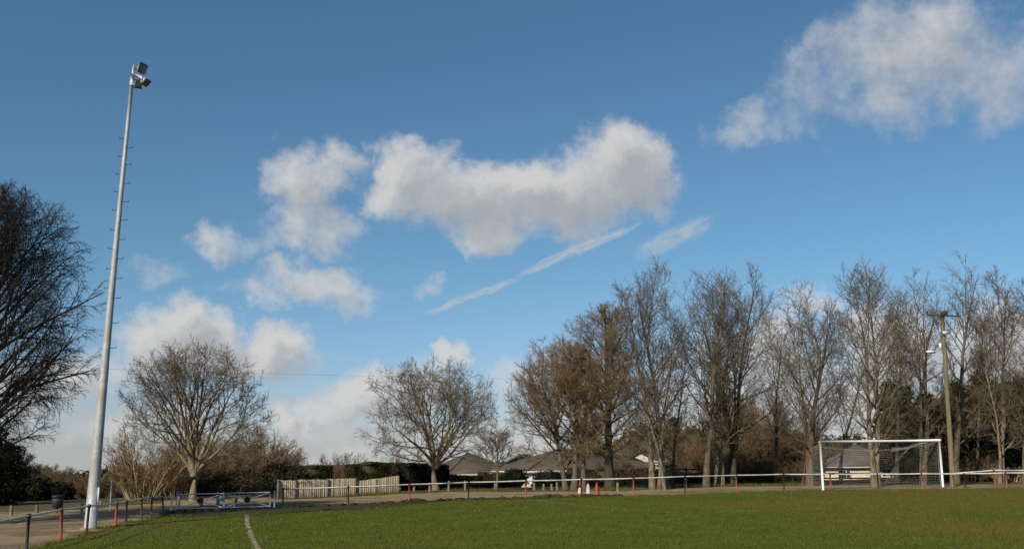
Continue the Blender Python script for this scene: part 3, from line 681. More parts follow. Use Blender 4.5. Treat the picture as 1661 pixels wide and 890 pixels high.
def conifer(label, px, D, top, half_m, seed, n=13000):
    b = PD(px, D); h = ZP(px, top, b)-b[2]; r = np.random.default_rng(seed); bl = []
    for i in range(13):
        z = h*(.12+.80*i/12); k = half_m*(1.0-.62*(i/12)**1.6)*r.uniform(.75, 1.1); a = r.uniform(0, 6.28)
        bl.append((math.cos(a)*k*.4, math.sin(a)*k*.4, z, k*.8, k*.8, h*.10))
    evergreen('conifer', label, b, bl, n, .15, 'conifer', seed, 'tree', 'dark conifers behind the goal', h*.9)
conifer('dark evergreen with ragged rounded top behind the goal netting, left of the utility pole', 1462, 80, 618, 2.4, 501)
conifer('lower dark evergreen filling the gap at the right goalpost', 1512, 82, 640, 2.4, 502)
conifer('dark evergreen right behind the foot of the wooden utility pole', 1562, 84, 618, 2.5, 503)
conifer('broad dark evergreen left of the pale trunk at right', 1605, 80, 606, 2.6, 504)
conifer('dark evergreen at the right edge behind the double rail', 1658, 82, 612, 2.7, 505)
b = PD(-6, 56); evergreen('evergreen_shrub', 'tall dark evergreen at the left edge below the drooping twigs', b, [(-.4, 0, 1.3, 1.3, 1.2, 1.6), (.5, .2, .9, 1.0, 1.0, 1.1), (-.5, 0, 2.9, 1.0, 1.0, 1.3), (.4, 0, 2.2, .9, .9, 1.0)], 9000, .09, 'hedgedark', 511)
b = PD(62, 62); evergreen('evergreen_shrub', 'low dark evergreen bush beside the litter bin', b, [(0, 0, .5, 1.0, 1.0, .8), (1.1, .3, .4, .9, .9, .6)], 4200, .09, 'hedgedark', 512)
b = PD(400, 62); evergreen('evergreen_shrub', 'wide dark bramble undergrowth behind the right half of the gate', b, [(-2, 0, .5, 1.7, 1, .9), (0, .3, .5, 1.8, 1, 1.0), (1.9, .5, .5, 1.6, 1, 1.05)], 14000, .08, 'thicket', 513)
b = PD(330, 64); evergreen('evergreen_shrub', 'dark undergrowth behind the forked pale trunk', b, [(-1, 0, .5, 1.6, 1, .9), (.8, .3, .5, 1.3, 1, .9)], 8400, .08, 'thicket', 514)
b = PD(455, 63); evergreen('evergreen_shrub', 'dark undergrowth left of the pale board fence', b, [(-.4, 0, .8, 1.2, 1, 1.2), (.7, .2, .7, 1.0, 1, 1.0)], 7600, .08, 'thicket', 515)
b = PD(835, 74); evergreen('round_shrub', 'round dark evergreen left of the white gabled wall', b, [(0, 0, ZP(835, 776, b)-b[2], .95, .9, .75), (-.5, 0, .5, .8, .8, .7)], 3000, .10, 'hedgedark', 516)
b = PD(888, 74); evergreen('round_shrub', 'dark clipped evergreen right of the small white window', b, [(0, 0, ZP(888, 776, b)-b[2], 1.0, .9, .62), (1.2, .2, .55, .9, .8, .7), (-.3, 0, .35, .9, .7, .6)], 3600, .10, 'hedgedark', 517)
for i, (px, D, top, hf, label) in enumerate([(805, 70, 786, 1.0, 'low dark shrub at the foot of the small bare tree'), (1150, 71, 765, 1.8, 'dark ground ivy under the central clump of tall trees'), (1240, 74, 748, 2.2, 'dark undergrowth behind the timber rails left of the goal'), (1290, 74, 740, 1.6, 'dark undergrowth beside the fan-crowned trunk'), (1190, 76, 735, 1.9, 'dark thicket behind the low brown brambles'), (1620, 72, 760, 2.0, 'dark bramble mound behind the tall red post'), (1545, 73, 760, 1.7, 'dark bramble mound at the foot of the utility pole'), (1082, 82, 750, 1.6, 'dark undergrowth between the pale trunks and the far white gable')]):
    b = PD(px, D); h = max(.7, ZP(px, top, b)-b[2]); evergreen('undergrowth', label, b, [(0, 0, h*.45, hf, .9, h*.55), (hf*.8, .3, h*.35, hf*.7, .8, h*.45), (-hf*.8, .2, h*.35, hf*.7, .8, h*.45)], 3400, .11, 'hedgedark' if i not in (3,) else 'beech', 520+i)
def hedge(name, label, p0, p1, depth, z0, z1a, z1b, m, seed, n, size=.09, belly=0.0):
    """clipped hedge between two ground points: leafy box with slightly uneven faces"""
    r = np.random.default_rng(seed); p0 = np.array(p0[:2]); p1 = np.array(p1[:2]); L = np.linalg.norm(p1-p0); e = (p1-p0)/L; q = np.array([-e[1], e[0]])
    s = r.random(n)*L; t = r.random(n); u = r.random(n); face = r.integers(0, 6, n)
    t = np.where(face < 3, np.abs(r.normal(size=n))*.05, t); u = np.where(face == 3, 1-np.abs(r.normal(size=n))*.05, u)
    s = np.where(face == 4, np.abs(r.normal(size=n))*.10, np.where(face == 5, L-np.abs(r.normal(size=n))*.10, s))
    top = z1a+(z1b-z1a)*s/L + .06*np.sin(s*2.1+seed)+.04*np.sin(s*5.3); bot = z0-belly*np.sin(np.clip(s/L, 0, 1)*3.14)
    w_ = .07*np.sin(s*1.7+u*3+seed)+.05*np.sin(s*4.1+u*5)
    pts = np.stack([p0[0]+e[0]*s+q[0]*(t*depth+w_), p0[1]+e[1]*s+q[1]*(t*depth+w_), bot+(top-bot)*u], 1)
    mb = MB(); leaf_quads(mb, pts, size, r)
    c = (p0+p1)/2+q*depth/2; zt = min(z1a, z1b)-.1; zb = z0-belly*.3+.05
    mb.box((c[0], c[1], (zt+zb)/2), (L-.14, depth-.12, zt-zb), math.atan2(e[1], e[0]))
    loc = (p0[0], p0[1], z0); o = mb.build(name, m, loc=loc)
    return tag(o, label, 'hedge')

# ---------------------------------------------------------------- pale board fence with hedges behind
FA = np.array([-30.9, 8.6]); FB = np.array([-24.2, 11.4])
def on_line(px, A, B):
    """point of the vertical plane through A, B that a pixel column crosses"""
    d = ray(px, 790)[:2]; e = B-A; m_ = np.array([[d[0], -e[0]], [d[1], -e[1]]]); t, s = np.linalg.solve(m_, A-CAM[:2]); return CAM[:2]+d*t
fence_root = thing('board_fence', 'pale vertical board fence with stepped top below clipped hedges', 'fence', (*on_line(475, FA, FB), 0))
fl = np.array(fence_root.location)
MT['boards'] = mat('fence_boards', (.50, .40, .26), (.38, .30, .195), .9, 7, 5, .4, 12, stretch=(5, 5, .25), lo=.3, hi=.7, c3=(.25, .20, .14), s3=.9)
def fence_panel(x0, x1, t0, t1, bots, seed):
    a, c = on_line(x0, FA, FB), on_line(x1, FA, FB); L = np.linalg.norm(c-a); n = max(3, int(L/.115)); r = np.random.default_rng(seed); mb = MB()
    e = (c-a)/L; ang = math.atan2(e[1], e[0]); nn = np.array([e[1], -e[0]])
    for i in range(n):
        s = (i+.5)/n; p = a+(c-a)*s; tp = t0+(t1-t0)*s; pxx = x0+(x1-x0)*s
        zt = ZP(pxx, tp, p)+r.normal()*.008; zb = float(T(*p))-.6
        mb.box((p[0]+nn[0]*r.normal()*.006, p[1]+nn[1]*r.normal()*.006, (zt+zb)/2), (L/n*.985, .022, zt-zb), ang+r.normal()*.02)
    o = mb.build('fence_panel', 'boards', fence_root); o.matrix_parent_inverse = Matrix.Translation(-Vector(fl))
    return o
for i, q in enumerate([(452, 478, 778, 778.5), (479.5, 530, 777.5, 777), (531.5, 575, 776, 775.5), (577, 645, 780, 771)]): fence_panel(*q, None, 610+i)
for x, t in ((451, 777), (478.8, 777), (530.8, 775.5), (576, 775), (645.8, 771)):
    p = on_line(x, FA, FB); zt = ZP(x, t, p); zb = float(T(*p))-.6; mb = MB()
    mb.box((p[0], p[1]-.03, (zt+zb)/2), (.10, .10, zt-zb), .25); o = mb.build('fence_post', 'wood', fence_root); o.matrix_parent_inverse = Matrix.Translation(-Vector(fl))
def hpt(px, D): q = PD(px, D); return q
def hz(px, py, D): return ZP(px, py, PD(px, D))
hedge('clipped_hedge', 'short olive clipped hedge block above the left end of the board fence', hpt(481, 64), hpt(540, 65), 1.6, hz(510, 780, 64), hz(481, 756, 64), hz(540, 756.5, 65), 'hedge', 701, 9000)
hedge('clipped_hedge', 'long olive clipped hedge overhanging the right end of the board fence', hpt(574, 63.5), hpt(645, 64.5), 1.8, hz(610, 777, 64), hz(574, 753, 63.5), hz(645, 750.5, 64.5), 'hedge', 702, 11000, belly=.12)
hedge('tall_hedge', 'tall nearly black hedge behind the spreading round tree', hpt(646, 66), hpt(728, 70), 1.8, hz(690, 800, 68), hz(646, 751.5, 66), hz(728, 754, 70), 'hedgedark', 703, 14000)
hedge('low_hedge', 'dark hedge below the white fascia of the left bungalow', hpt(728, 72), hpt(783, 73), 1.5, hz(755, 796, 72), hz(728, 771.5, 72), hz(783, 772, 73), 'hedgedark', 704, 9000)
hedge('low_hedge', 'grey-brown hedge below the small tree and left bungalow', hpt(783, 79), hpt(830, 80), 1.2, hz(800, 792, 79), hz(783, 767, 79), hz(830, 768, 80), 'beech', 706, 6000)
hedge('beech_hedge', 'long brown beech hedge in front of the right bungalow', hpt(925, 76), hpt(1062, 78), 1.3, hz(990, 790, 77), hz(925, 761, 76), hz(1062, 760, 78), 'beech', 705, 14000, .10)
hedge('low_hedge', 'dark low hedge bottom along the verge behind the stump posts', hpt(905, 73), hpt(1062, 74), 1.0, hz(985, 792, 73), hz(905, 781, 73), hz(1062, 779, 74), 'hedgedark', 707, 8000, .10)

# ---------------------------------------------------------------- bungalows
def bungalow(label, px0, px1, D0, D1, eave, ridge, depth, roofm, wallm, hip=True, windows=(), hipk=.5, gable_left=False, chimney=None):
    a = PD(px0, D0); c = PD(px1, D1); ze = (ZP(px0, eave, a)+ZP(px1, eave, c))/2; zr = (ZP((px0+px1)/2, ridge, (a+c)/2)); zb = min(T(*a[:2]), T(*c[:2]), ze-2.3)-.4
    L = np.linalg.norm((c-a)[:2]); ang = math.atan2(c[1]-a[1], c[0]-a[0]); base = np.array([a[0], a[1], zb])
    root = thing('bungalow', label, 'house', base, ang)
    H = ze-zb; R_ = zr-zb; o = .22; hk = depth*hipk if hip else 0.0
    wl = MB(); wl.box((L/2, depth/2, H/2), (L-2*o, depth-2*o, H-.02))
    if not hip:
        for x in (o+.002, L-o-.002): wl.add([(x, o, H-.02), (x, depth-o, H-.02), (x, depth/2, R_-.16)], np.array([[0, 1, 2]]))
    wl.build('wall', wallm, root)
    rf = MB(); th = .10
    v = [(0, 0, H), (L, 0, H), (L, depth, H), (0, depth, H), (hk, depth/2, R_), (L-hk, depth/2, R_)]
    f4 = np.array([(0, 1, 5, 4), (2, 3, 4, 5)]); f3 = np.array([(3, 0, 4), (1, 2, 5)])
    rf.add(v, [f4, f3] if hip else [f4]); v2 = [(x, y, z-th) for x, y, z in v]; rf.add(v2, [f4[:, ::-1], f3[:, ::-1]] if hip else [f4[:, ::-1]])
    # rows of tiles: thin raised courses on the front slope
    for i in range(1, 12):
        s = i/12; y = depth/2*s; z = H+(R_-H)*s; x0, x1 = hk*s+.02, L-hk*s-.02
        rf.box(((x0+x1)/2, y-.01, z+.012), (x1-x0, .05, .03))
    ro = rf.build('roof', roofm, root)
    rc = MB(); rc.bar((hk, depth/2, R_+.03), (L-hk, depth/2, R_+.03), .11, 6)
    if hip:
        for p, q in (((0, 0, H+.02), (hk, depth/2, R_+.03)), ((L, 0, H+.02), (L-hk, depth/2, R_+.03))): rc.bar(p, q, .08, 6)
    rc.build('ridge_tiles', roofm, ro)
    fa = MB(); fa.box((L/2, -.03, H-.07), (L, .05, .18)); fa.build('fascia', 'wallwhite', root)
    fs = MB(); fs.box((.0-.03, depth/2, H-.07), (.05, depth, .18)); fs.build('fascia', 'wallwhite', root)
    for x, zc, ww, hh in windows:
        fr = MB(); y = o-.03
        for bx, bz, bw, bh in ((x-ww/2, zc, .09, hh), (x+ww/2, zc, .09, hh), (x, zc-hh/2, ww+.09, .10), (x, zc+hh/2, ww+.09, .09), (x, zc, .06, hh-.1)): fr.box((bx, y, bz), (bw, .08, bh))
        w_ = fr.build('window', 'white', root); pn = MB(); pn.box((x, y+.015, zc), (ww-.09, .02, hh-.1)); pn.build('pane', 'glass', w_)
        sl_ = MB(); sl_.box((x, y-.06, zc-hh/2-.08), (ww+.3, .16, .06)); sl_.build('sill', 'wallwhite', w_)
    if chimney:
        ch = MB(); ch.box((chimney, depth/2, R_+.35), (.6, .5, 1.3)); ch.box((chimney, depth/2, R_+1.03), (.72, .62, .10)); ch.bar((chimney-.12, depth/2, R_+1.05), (chimney-.12, depth/2, R_+1.38), .09, 8); ch.build('chimney', 'brick', ro)
    return root
bungalow('brown hip-roofed bungalow with white fascia behind the dark hedge and small tree', 724, 846, 104, 108, 768, 734, 8.5, 'roof', 'brick', True, [(2, 1.6, 1.2, 1.1)], .52)
bungalow('small gabled roof wing behind the round evergreens, left of the long brown roof', 838, 898, 118, 120, 759, 737, 6.5, 'roofgrey', 'wallwhite', True, [], .5)
bungalow('long grey-brown roofed bungalow with white wall and narrow window behind the beech hedge', 854, 1050, 100, 108, 761.5, 729, 10.0, 'roof', 'wallwhite', True, [(.95, 2.0, .5, 1.0)], .62)
bungalow('far brown roof peeping out right of the long bungalow', 1008, 1062, 125, 128, 757, 737, 8, 'roofgrey', 'brick', True, [], .5)
bungalow('cream-walled bungalow with grey-brown roof seen through the goal net', 1334, 1464, 100, 101, 757, 719, 9.0, 'roofgrey', 'render', True, [(2.1, 2.0, .8, .8), (5.0, 1.8, .5, 1.5)], .42)
bungalow('far white gabled house between the pale tall trunks', 1069, 1088, 150, 154, 747, 733, 6, 'roof', 'wallwhite', False, [], chimney=None)
# ---------------------------------------------------------------- far wood on the hill
r = np.random.default_rng(77); mbw = MB()
for i in range(230):
    an_ = r.uniform(.26, .82); dw = r.uniform(430, 640); x = CAM[0]+math.sin(an_)*dw; y = CAM[1]+math.cos(an_)*dw; z = float(T(x, y)); h = r.uniform(4, 9)
    p, _ = leaf_points([(x, y, z+h*.5, h*.42, h*.42, h*.55)], 46, r, .4); leaf_quads(mbw, p, 1.3, r)
MT['farwood'] = mat('far_wood', (.085, .062, .036), (.05, .042, .026), .95, .02, 4, spec=.1)
for i in range(220):
    an_ = r.uniform(.24, .80); dw = r.uniform(200, 430); x = CAM[0]+math.sin(an_)*dw; y = CAM[1]+math.cos(an_)*dw; z = float(T(x, y)); h = r.uniform(3, 6)
    p, _ = leaf_points([(x, y, z+h*.45, h*.55, h*.55, h*.55)], 110, r, .3); leaf_quads(mbw, p, .6, r)
for i in range(150):
    an_ = r.uniform(-.32, .02); dw = r.uniform(150, 300); x = CAM[0]+math.sin(an_)*dw; y = CAM[1]+math.cos(an_)*dw; z = float(T(x, y)); h = r.uniform(3.5, 6.5)*(1 if an_ < -.2 else .8)
    p, _ = leaf_points([(x, y, z+h*.45, h*.5, h*.5, h*.55)], 160, r, .3); leaf_quads(mbw, p, .5, r)
o = mbw.build('far_wood', 'farwood'); o['kind'] = 'stuff'
def far_conifer(px, D, top, seed, label):
    b = PD(px, D); h = max(5, ZP(px, top, b)-b[2]); evergreen('far_conifer', label, b, [(0, 0, h*.35, h*.20, h*.2, h*.35), (0, 0, h*.7, h*.13, h*.13, h*.32)], 500, .9, 'farwood', seed, 'tree')
far_conifer(1375, 330, 704, 801, 'left one of two tiny dark conifers on the far hill above the goal'); far_conifer(1392, 340, 706, 802, 'right one of two tiny dark conifers on the far hill above the goal')

# ---------------------------------------------------------------- perimeter rail, posts
PADS = .0
def post_mesh(h, r_, k=10):
    mb = MB(); mb.polys(np.array([(0, 0, -.05), (0, 0, h*.5), (0, 0, h)]), np.array([r_, r_, r_]), k, True); return mb
def rail_fence(name, label, posts, extra_a=None, extra_b=None, rail_r=.028, railm='rail'):
    pts = [P(x, y) for x, y, _, _, _ in posts]; root = thing(name, label, 'fence', pts[0]); o0 = pts[0]; tops = []
    for (x, y, tx, ty, c), p in zip(posts, pts):
        h = ZP(tx, ty, p)-p[2]; tip = AT(tx, ty, p); lean = (tip-p)[:2]
        rr = {'black': .036, 'red': .044, 'rust': .036}[c]; mb = MB()
        q = p-o0; mb.polys(np.array([q+(0, 0, -.08), q+np.array([lean[0]*.5, lean[1]*.5, h*.5]), q+np.array([lean[0], lean[1], h+.03])]), np.array([rr]*3), 10, True)
        ps = mb.build('post', c, root, True)
        cl = MB(); cl.polys(np.array([q+np.array([lean[0], lean[1], h-.03])+np.array([-.05, 0, 0]), q+np.array([lean[0], lean[1], h-.03])+np.array([.05, 0, 0])]), np.array([.05, .05]), 8, True); cl.build('clamp', 'black' if c != 'red' else 'rust', ps)
        tops.append(q+np.array([lean[0], lean[1], h-.02]))
    if extra_a is not None: tops.insert(0, np.array(extra_a)-o0)
    if extra_b is not None: tops.append(np.array(extra_b)-o0)
    tops = np.array(tops); fine = []
    for i, (a, c) in enumerate(zip(tops[:-1], tops[1:])):
        for k in range(4):
            s = k/4; m_ = a+(c-a)*s; m_ = m_-np.array([0, 0, .012*math.sin(math.pi*s)]); fine.append(m_)
    fine.append(tops[-1]); mb = MB(); mb.polys(np.array(fine), np.full(len(fine), rail_r), 10, True); mb.build('rail', railm, root, True)
    return root
LEFT = [(43,893,47,834.5,'black'),(98,878.5,100,824.5,'red'),(140,866,145,818.5,'black'),(187,853,190,814,'red'),(204,848,206,811,'black'),(229,842,230,807,'rust'),(245,838,246.5,805,'rust'),(265,832,263.5,803.5,'rust')]
p_ = P(43, 893); rail_fence('perimeter_fence', 'grey rail fence on black, red and rusty posts curving past the floodlight mast', LEFT, extra_a=(p_[0]-.55, p_[1]-6.0, .87), railm='galv')
RIGHT = [(459,823,459,791.5,'rust'),(565,819,565,788.5,'black'),(664,815,664,784.5,'red'),(760,811,760,781,'black'),(853,808,853,778.5,'red'),(943,805.5,943,776.5,'black'),(1028,803.5,1027.5,774.5,'red'),(1111,800.5,1110.5,771.5,'black'),(1195,797,1194,769.5,'red'),(1272,794.5,1270.5,768,'black'),(1348,793,1346,767.8,'red'),(1425,792,1423,767.5,'black'),(1497,791.5,1494.5,767,'red'),(1566,791,1563.5,767,'black'),(1634,790.5,1630.5,765.8,'red'),(1706,790,1702,764.8,'black')]
rail_fence('perimeter_fence', 'long white-topped rail fence on alternate black and red posts, from the gate past the goal', RIGHT, rail_r=.034)
S = [(1548,789.5,1545,766.5,'rust'),(1615,789,1611.5,761.5,'red'),(1690,788,1686,761.5,'red')]
rail_fence('side_barrier', 'second short rail with a tall red post behind the main rail at right', S, rail_r=.034)

# timber post-and-rail fence beyond the path
tp = [(1046, 70), (1070, 70), (1112, 70.5), (1160, 71), (1205, 71.5), (1255, 72), (1305, 72), (1360, 72), (1420, 72), (1480, 72), (1540, 72), (1600, 72), (1661, 72)]
b0 = PD(*tp[0]); tf = thing('timber_fence', 'dark timber post-and-rail fence beyond the path, under the tall trees', 'fence', b0); prev = None
for x, D in tp:
    b = PD(x, D); yt = np.interp(x, [1046, 1112, 1340, 1661], [761, 758, 757, 757]); zt = ZP(x, yt, b); mb = MB(); q = b-b0; mb.box((q[0], q[1], (zt+b[2]-.2)/2-b0[2]), (.11, .11, zt-b[2]+.3), .1); mb.build('post', 'raildark', tf)
    cur = [np.array([q[0], q[1], ZP(x, yt+k, b)-b0[2]]) for k in (2.2, 10, 18)]
    if prev is not None:
        for a, c in zip(prev, cur):
            mb = MB(); d = c-a; L = np.linalg.norm(d); mb.box(((a+c)/2)+np.array([0, -.075, 0]), (L-.02, .035, .10), math.atan2(d[1], d[0])); mb.build('rail', 'raildark', tf)
    prev = cur

# ---------------------------------------------------------------- goal
gz = .034; goal = thing('football_goal', 'white football goal with sagging cream net on the far goal line', 'goal', (0, 0, gz))
GX, GH, PR = 3.66, 2.44, .06
for sx in (-1, 1):
    mb = MB(); x0 = sx*(GX+.06); mb.polys(np.array([(x0, 0, -.05), (x0+.015, 0, 1.2), (x0+.03, 0, GH+.0)]), np.array([PR]*3), 14, True); mb.build('post', 'white', goal, True)
mb = MB(); mb.polys(np.array([(-GX-.09, 0, GH+.06), (-1.2, 0, GH+.05), (1.2, 0, GH+.045), (GX+.15, 0, GH+.06)]), np.array([PR]*4), 14, True); mb.build('crossbar', 'white', goal, True)
def net():
    mb = MB(); r = np.random.default_rng(5); cell = .16; YT, YB = .75, 1.95
    def surf(fn, nu, nv, rad=.0036):
        U, V = np.meshgrid(np.linspace(0, 1, nu), np.linspace(0, 1, nv), indexing='ij'); p = fn(U, V)
        p = p+r.normal(size=p.shape)*.012
        mb.polys(p, np.full(p.shape[:2], rad), 3); mb.polys(p.transpose(1, 0, 2), np.full((nv, nu), rad), 3)
    def back(U, V):
        x = -GX+2*GX*U; z = 2.25*(1-V)*(1-.10*np.sin(np.pi*U)); y = YT+(YB-YT)*V**1.3+.12*np.sin(np.pi*V)+.10*np.sin(U*9)*np.sin(np.pi*V)
        pull = np.exp(-((U-.80)/.07)**2)*(1-V); x = x+pull*.25*(.80-U)/.07*-.35; y = y-pull*.3; z = z+pull*.06
        return np.stack([x, y, np.maximum(z, .015)], -1)
    surf(back, int(2*GX/cell), 20)
    def top(U, V):
        x = -GX+2*GX*U; z = GH-.02+(2.25*(1-.10*np.sin(np.pi*U))-GH)*V-.16*np.sin(np.pi*V)*np.sin(np.pi*U); y = .05+(YT-.05)*V
        return np.stack([x, y, z], -1)
    surf(top, int(2*GX/cell), 6)
    for sx in (-1, 1):
        def side(U, V, sx=sx):
            z = (GH*(1-U)+2.25*U)*(1-V); yb = YT+(YB-YT)*V**1.3+.12*np.sin(np.pi*V); y = .03+(yb-.03)*U; x = sx*(GX+.02+.12*np.sin(np.pi*U)*V)
            return np.stack([x, y, np.maximum(z, .015)], -1)
        surf(side, 13, 19)
    # gathered cord hanging from the bar
    for k in range(9):
        j = r.normal(size=3)*.03; mb.polys(np.array([(2.35+j[0], .1, GH-.02), (2.15+j[0], .55+j[1], 2.05+j[2]), (1.75+j[0], 1.05+j[1], 1.35+j[2]), (1.3+k*.12, 1.75, .2)]), np.full(4, .007), 3)
        mb.polys(np.array([(3.3, .1, GH-.03), (2.7+j[0], .35, 2.3+j[2]), (2.2+j[0], .55+j[1], 2.08+j[2]), (1.2+j[0], .75, 1.9+k*.03)]), np.full(4, .006), 3)
    return mb
net().build('net', 'net', goal)
mb = MB(); mb.polys(np.array([(-GX-.02, .05, GH+.04), (-GX-.05, .75, GH+.02), (-GX-.2, 1.2, 1.6), (-GX-.1, 2.0, .0)]), np.full(4, .022), 6, True); mb.build('net_support', 'red', goal, True)
mb = MB(); mb.polys(np.array([(GX+.16, .25, 2.2), (GX+.19, .35, 1.2), (GX+.16, .3, .0)]), np.full(3, .024), 6, True); mb.build('net_support', 'blue', goal, True)

# ---------------------------------------------------------------- gate
GA, GB = P(278, 828), P(445, 823.5)
GA[2] = GB[2] = .012
gd = (GB-GA); GL = np.linalg.norm(gd); gang = math.atan2(gd[1], gd[0]); gn = gd/GL
def gate_leaf(label, s0, s1, h, flip):
    base = GA+gn*s0*GL; base[2] = .012; g_ = thing('metal_gate', label, 'gate', base, gang, 'double field gate leaves'); L = (s1-s0)*GL; r_ = .024
    z0 = .07
    fr = MB()
    for a, c in (((0, 0, z0), (L, 0, z0)), ((0, 0, h), (L, 0, h)), ((0, 0, z0-.03), (0, 0, h+.02)), ((L, 0, z0-.03), (L, 0, h+.02))): fr.bar(a, c, r_ if a[2] == c[2] else r_*1.25, 8)
    fr.build('frame', 'galv', g_, True)
    m_ = (L/2, 0, (z0+h)/2)
    for c in ((0, 0, z0), (L, 0, z0), (0, 0, h), (L, 0, h)):
        br = MB(); br.bar(c, m_, r_*.85, 6); br.build('brace', 'galv', g_, True)
    ds = MB(); ds.polys(np.array([(m_[0], -.05, m_[2]), (m_[0], .03, m_[2])]), np.array([.13, .13]), 24, True); ds.build('disc', 'black', g_)
    vb_ = MB(); x = L*(.22 if flip else .78); vb_.bar((x, .02, z0), (x, .02, h), r_*.6, 6); vb_.build('upright', 'galv', g_)
    return g_
gh = ZP(361, 799.5, (GA+GB)/2)-.012
gl = gate_leaf('left galvanised cross-braced gate leaf with dark disc, in front of forked trunk', .045, .50, gh, True)
gr = gate_leaf('right galvanised cross-braced gate leaf with dark disc, nearest the white rail fence', .505, .955, gh, True)
for s, lab in ((.0, 'thin grey gate post at the left end of the gate'), (1.0, 'thin grey gate post at the right end of the gate')):
    q = GA+gn*s*GL; mb = MB(); mb.polys(np.array([(0, 0, -.05), (0, 0, gh*.6), (0, 0, gh+.06)]), np.full(3, .034), 8, True); o = mb.build('gate_post', 'galv', None, True); o.location = tuple(q); tag(o, lab, 'post')
q = GA+gn*.478*GL; sg = thing('notice', 'small square white notice fixed beside the middle of the gate', 'sign', (q[0], q[1]-.04, .0), gang)
mb = MB(); mb.box((0, -.03, gh*.68), (.20, .015, .20)); mb.build('board', 'white', sg)
mb = MB(); mb.box((0, -.042, gh*.68), (.13, .008, .13)); mb.build('panel', 'housing', sg)

# ---------------------------------------------------------------- floodlight mast
mb0 = P(146, 858); top = AT(214.5, 128, mb0); axis = top-mb0
mast = thing('floodlight_mast', 'tall tapering pale steel floodlight mast with climbing pegs, leaning right', 'floodlight', (mb0[0], mb0[1], .012))
m = MB(); n = 12; t = np.linspace(0, 1, n)[:, None]
bow = np.sin(t*np.pi)*np.array([[-.02, 0, 0]])
m.polys(axis[None]*t+bow+np.array([0, 0, -.05]), .062+.138*(1-t[:, 0])**1.5, 8, True); m.build('pole', 'polepaint', mast)
m = MB(); m.box((0, 0, .02), (.62, .62, .05), .3); m.box((0.05, -.1, -.005), (1.5, 1.1, .03), .2); m.build('base_plate', 'litter', mast)
m = MB(); m.box((.19, -.12, 1.05), (.02, .17, .5), .4); m.build('access_door', 'galv', mast)
rt = np.array([RT[0], RT[1], 0]); rt /= np.linalg.norm(rt)
ys = [233, 249, 264, 278, 294, 310, 324, 341, 355, 372, 388, 404, 419, 436, 452, 468, 484, 500, 520, 540, 560, 580]
for i, y in enumerate(ys):
    s = np.interp(y, [128, 858], [1, 0]); c = axis*s; rad = .062+.138*(1-s)**1.5; sg_ = -1 if i % 2 == 0 else 1; e = c+rt*sg_*(rad+.17)
    m = MB(); m.bar(c+rt*sg_*rad*.6, e, .011, 6); m.bar(e, e+np.array([0, 0, .05]), .011, 6); m.build('climbing_peg', 'dark', mast)
m = MB(); hd = axis; m.bar(hd-np.array([0, 0, .25]), hd+np.array([0, 0, .06]), .075, 10); m.build('collar', 'galv', mast)
fw_h = np.array([FW[0], FW[1], 0]); fw_h /= np.linalg.norm(fw_h)
def flood(center, face, up_, wd, ht, dp):
    """one lamp: housing, rim, glass, yoke; face = outward normal of the glass"""
    f = unit(np.array(face, float)); r_ = unit(np.cross(np.array(up_, float), f)); u = np.cross(f, r_); R3 = np.stack([r_, u, f], 1)
    m = MB()
    bv = [(-.36,-.36,-.5),(.36,-.36,-.5),(.36,.36,-.5),(-.36,.36,-.5),(-.5,-.5,.1),(.5,-.5,.1),(.5,.5,.1),(-.5,.5,.1),(-.5,-.5,.5),(.5,-.5,.5),(.5,.5,.5),(-.5,.5,.5)]
    v = np.array(bv)*np.array([wd, ht, dp])@R3.T+center
    m.add(v, np.array([(0,3,2,1),(0,1,5,4),(1,2,6,5),(2,3,7,6),(3,0,4,7),(4,5,9,8),(5,6,10,9),(6,7,11,10),(7,4,8,11),(8,9,10,11)]))
    lamp = m.build('lamp_housing', 'housing', mast)
    gq = MB(); gv = np.array([(-.44,-.44,.52),(.44,-.44,.52),(.44,.44,.52),(-.44,.44,.52)])*np.array([wd, ht, dp])@R3.T+center; gq.add(gv, np.array([(0, 1, 2, 3)])); gq.build('lamp_glass', 'lampglass', lamp)
    rim = MB()
    for a, c in (((-.5,-.5),(.5,-.5)), ((.5,-.5),(.5,.5)), ((.5,.5),(-.5,.5)), ((-.5,.5),(-.5,-.5))):
        pa = np.array([a[0]*wd, a[1]*ht, .52*dp])@R3.T+center; pc = np.array([c[0]*wd, c[1]*ht, .52*dp])@R3.T+center; rim.bar(pa, pc, .02, 4)
    rim.build('rim', 'dark', lamp)
    yk = MB(); pts = [np.array([-.56*wd, 0, 0]), np.array([-.56*wd, 0, -.75*dp]), np.array([.56*wd, 0, -.75*dp]), np.array([.56*wd, 0, 0])]
    pts = np.array([q@R3.T+center for q in pts]); yk.polys(pts, np.full(4, .028), 4, True); yk.build('yoke', 'galv', lamp)
pxm = lambda x, y: AT(x, y, mb0)-mb0
m = MB(); m.polys(np.array([pxm(213.5, 122), pxm(222, 123.5), pxm(230.5, 127.5)]), np.full(3, .055), 4, True); m.build('cross_arm', 'galv', mast)
m = MB(); m.polys(np.array([pxm(213.5, 122)+fw_h*.1, pxm(216, 113), pxm(218.5, 106)]), np.full(3, .045), 4, True); m.build('upright_arm', 'galv', mast)
flood(pxm(228, 112)+fw_h*.05, rt*.62-fw_h*.70+np.array([0, 0, -.12]), (.25*rt[0], .25*rt[1], 1), .27, .33, .29)
flood(pxm(232.5, 130)+fw_h*.1, rt*.75-fw_h*.15+np.array([0, 0, -.78]), (0, 0, 1), .27, .24, .22)
flood(pxm(219.5, 133)+fw_h*.25, -rt*.30+fw_h*.55+np.array([0, 0, -.75]), (0, 0, 1), .24, .22, .2)

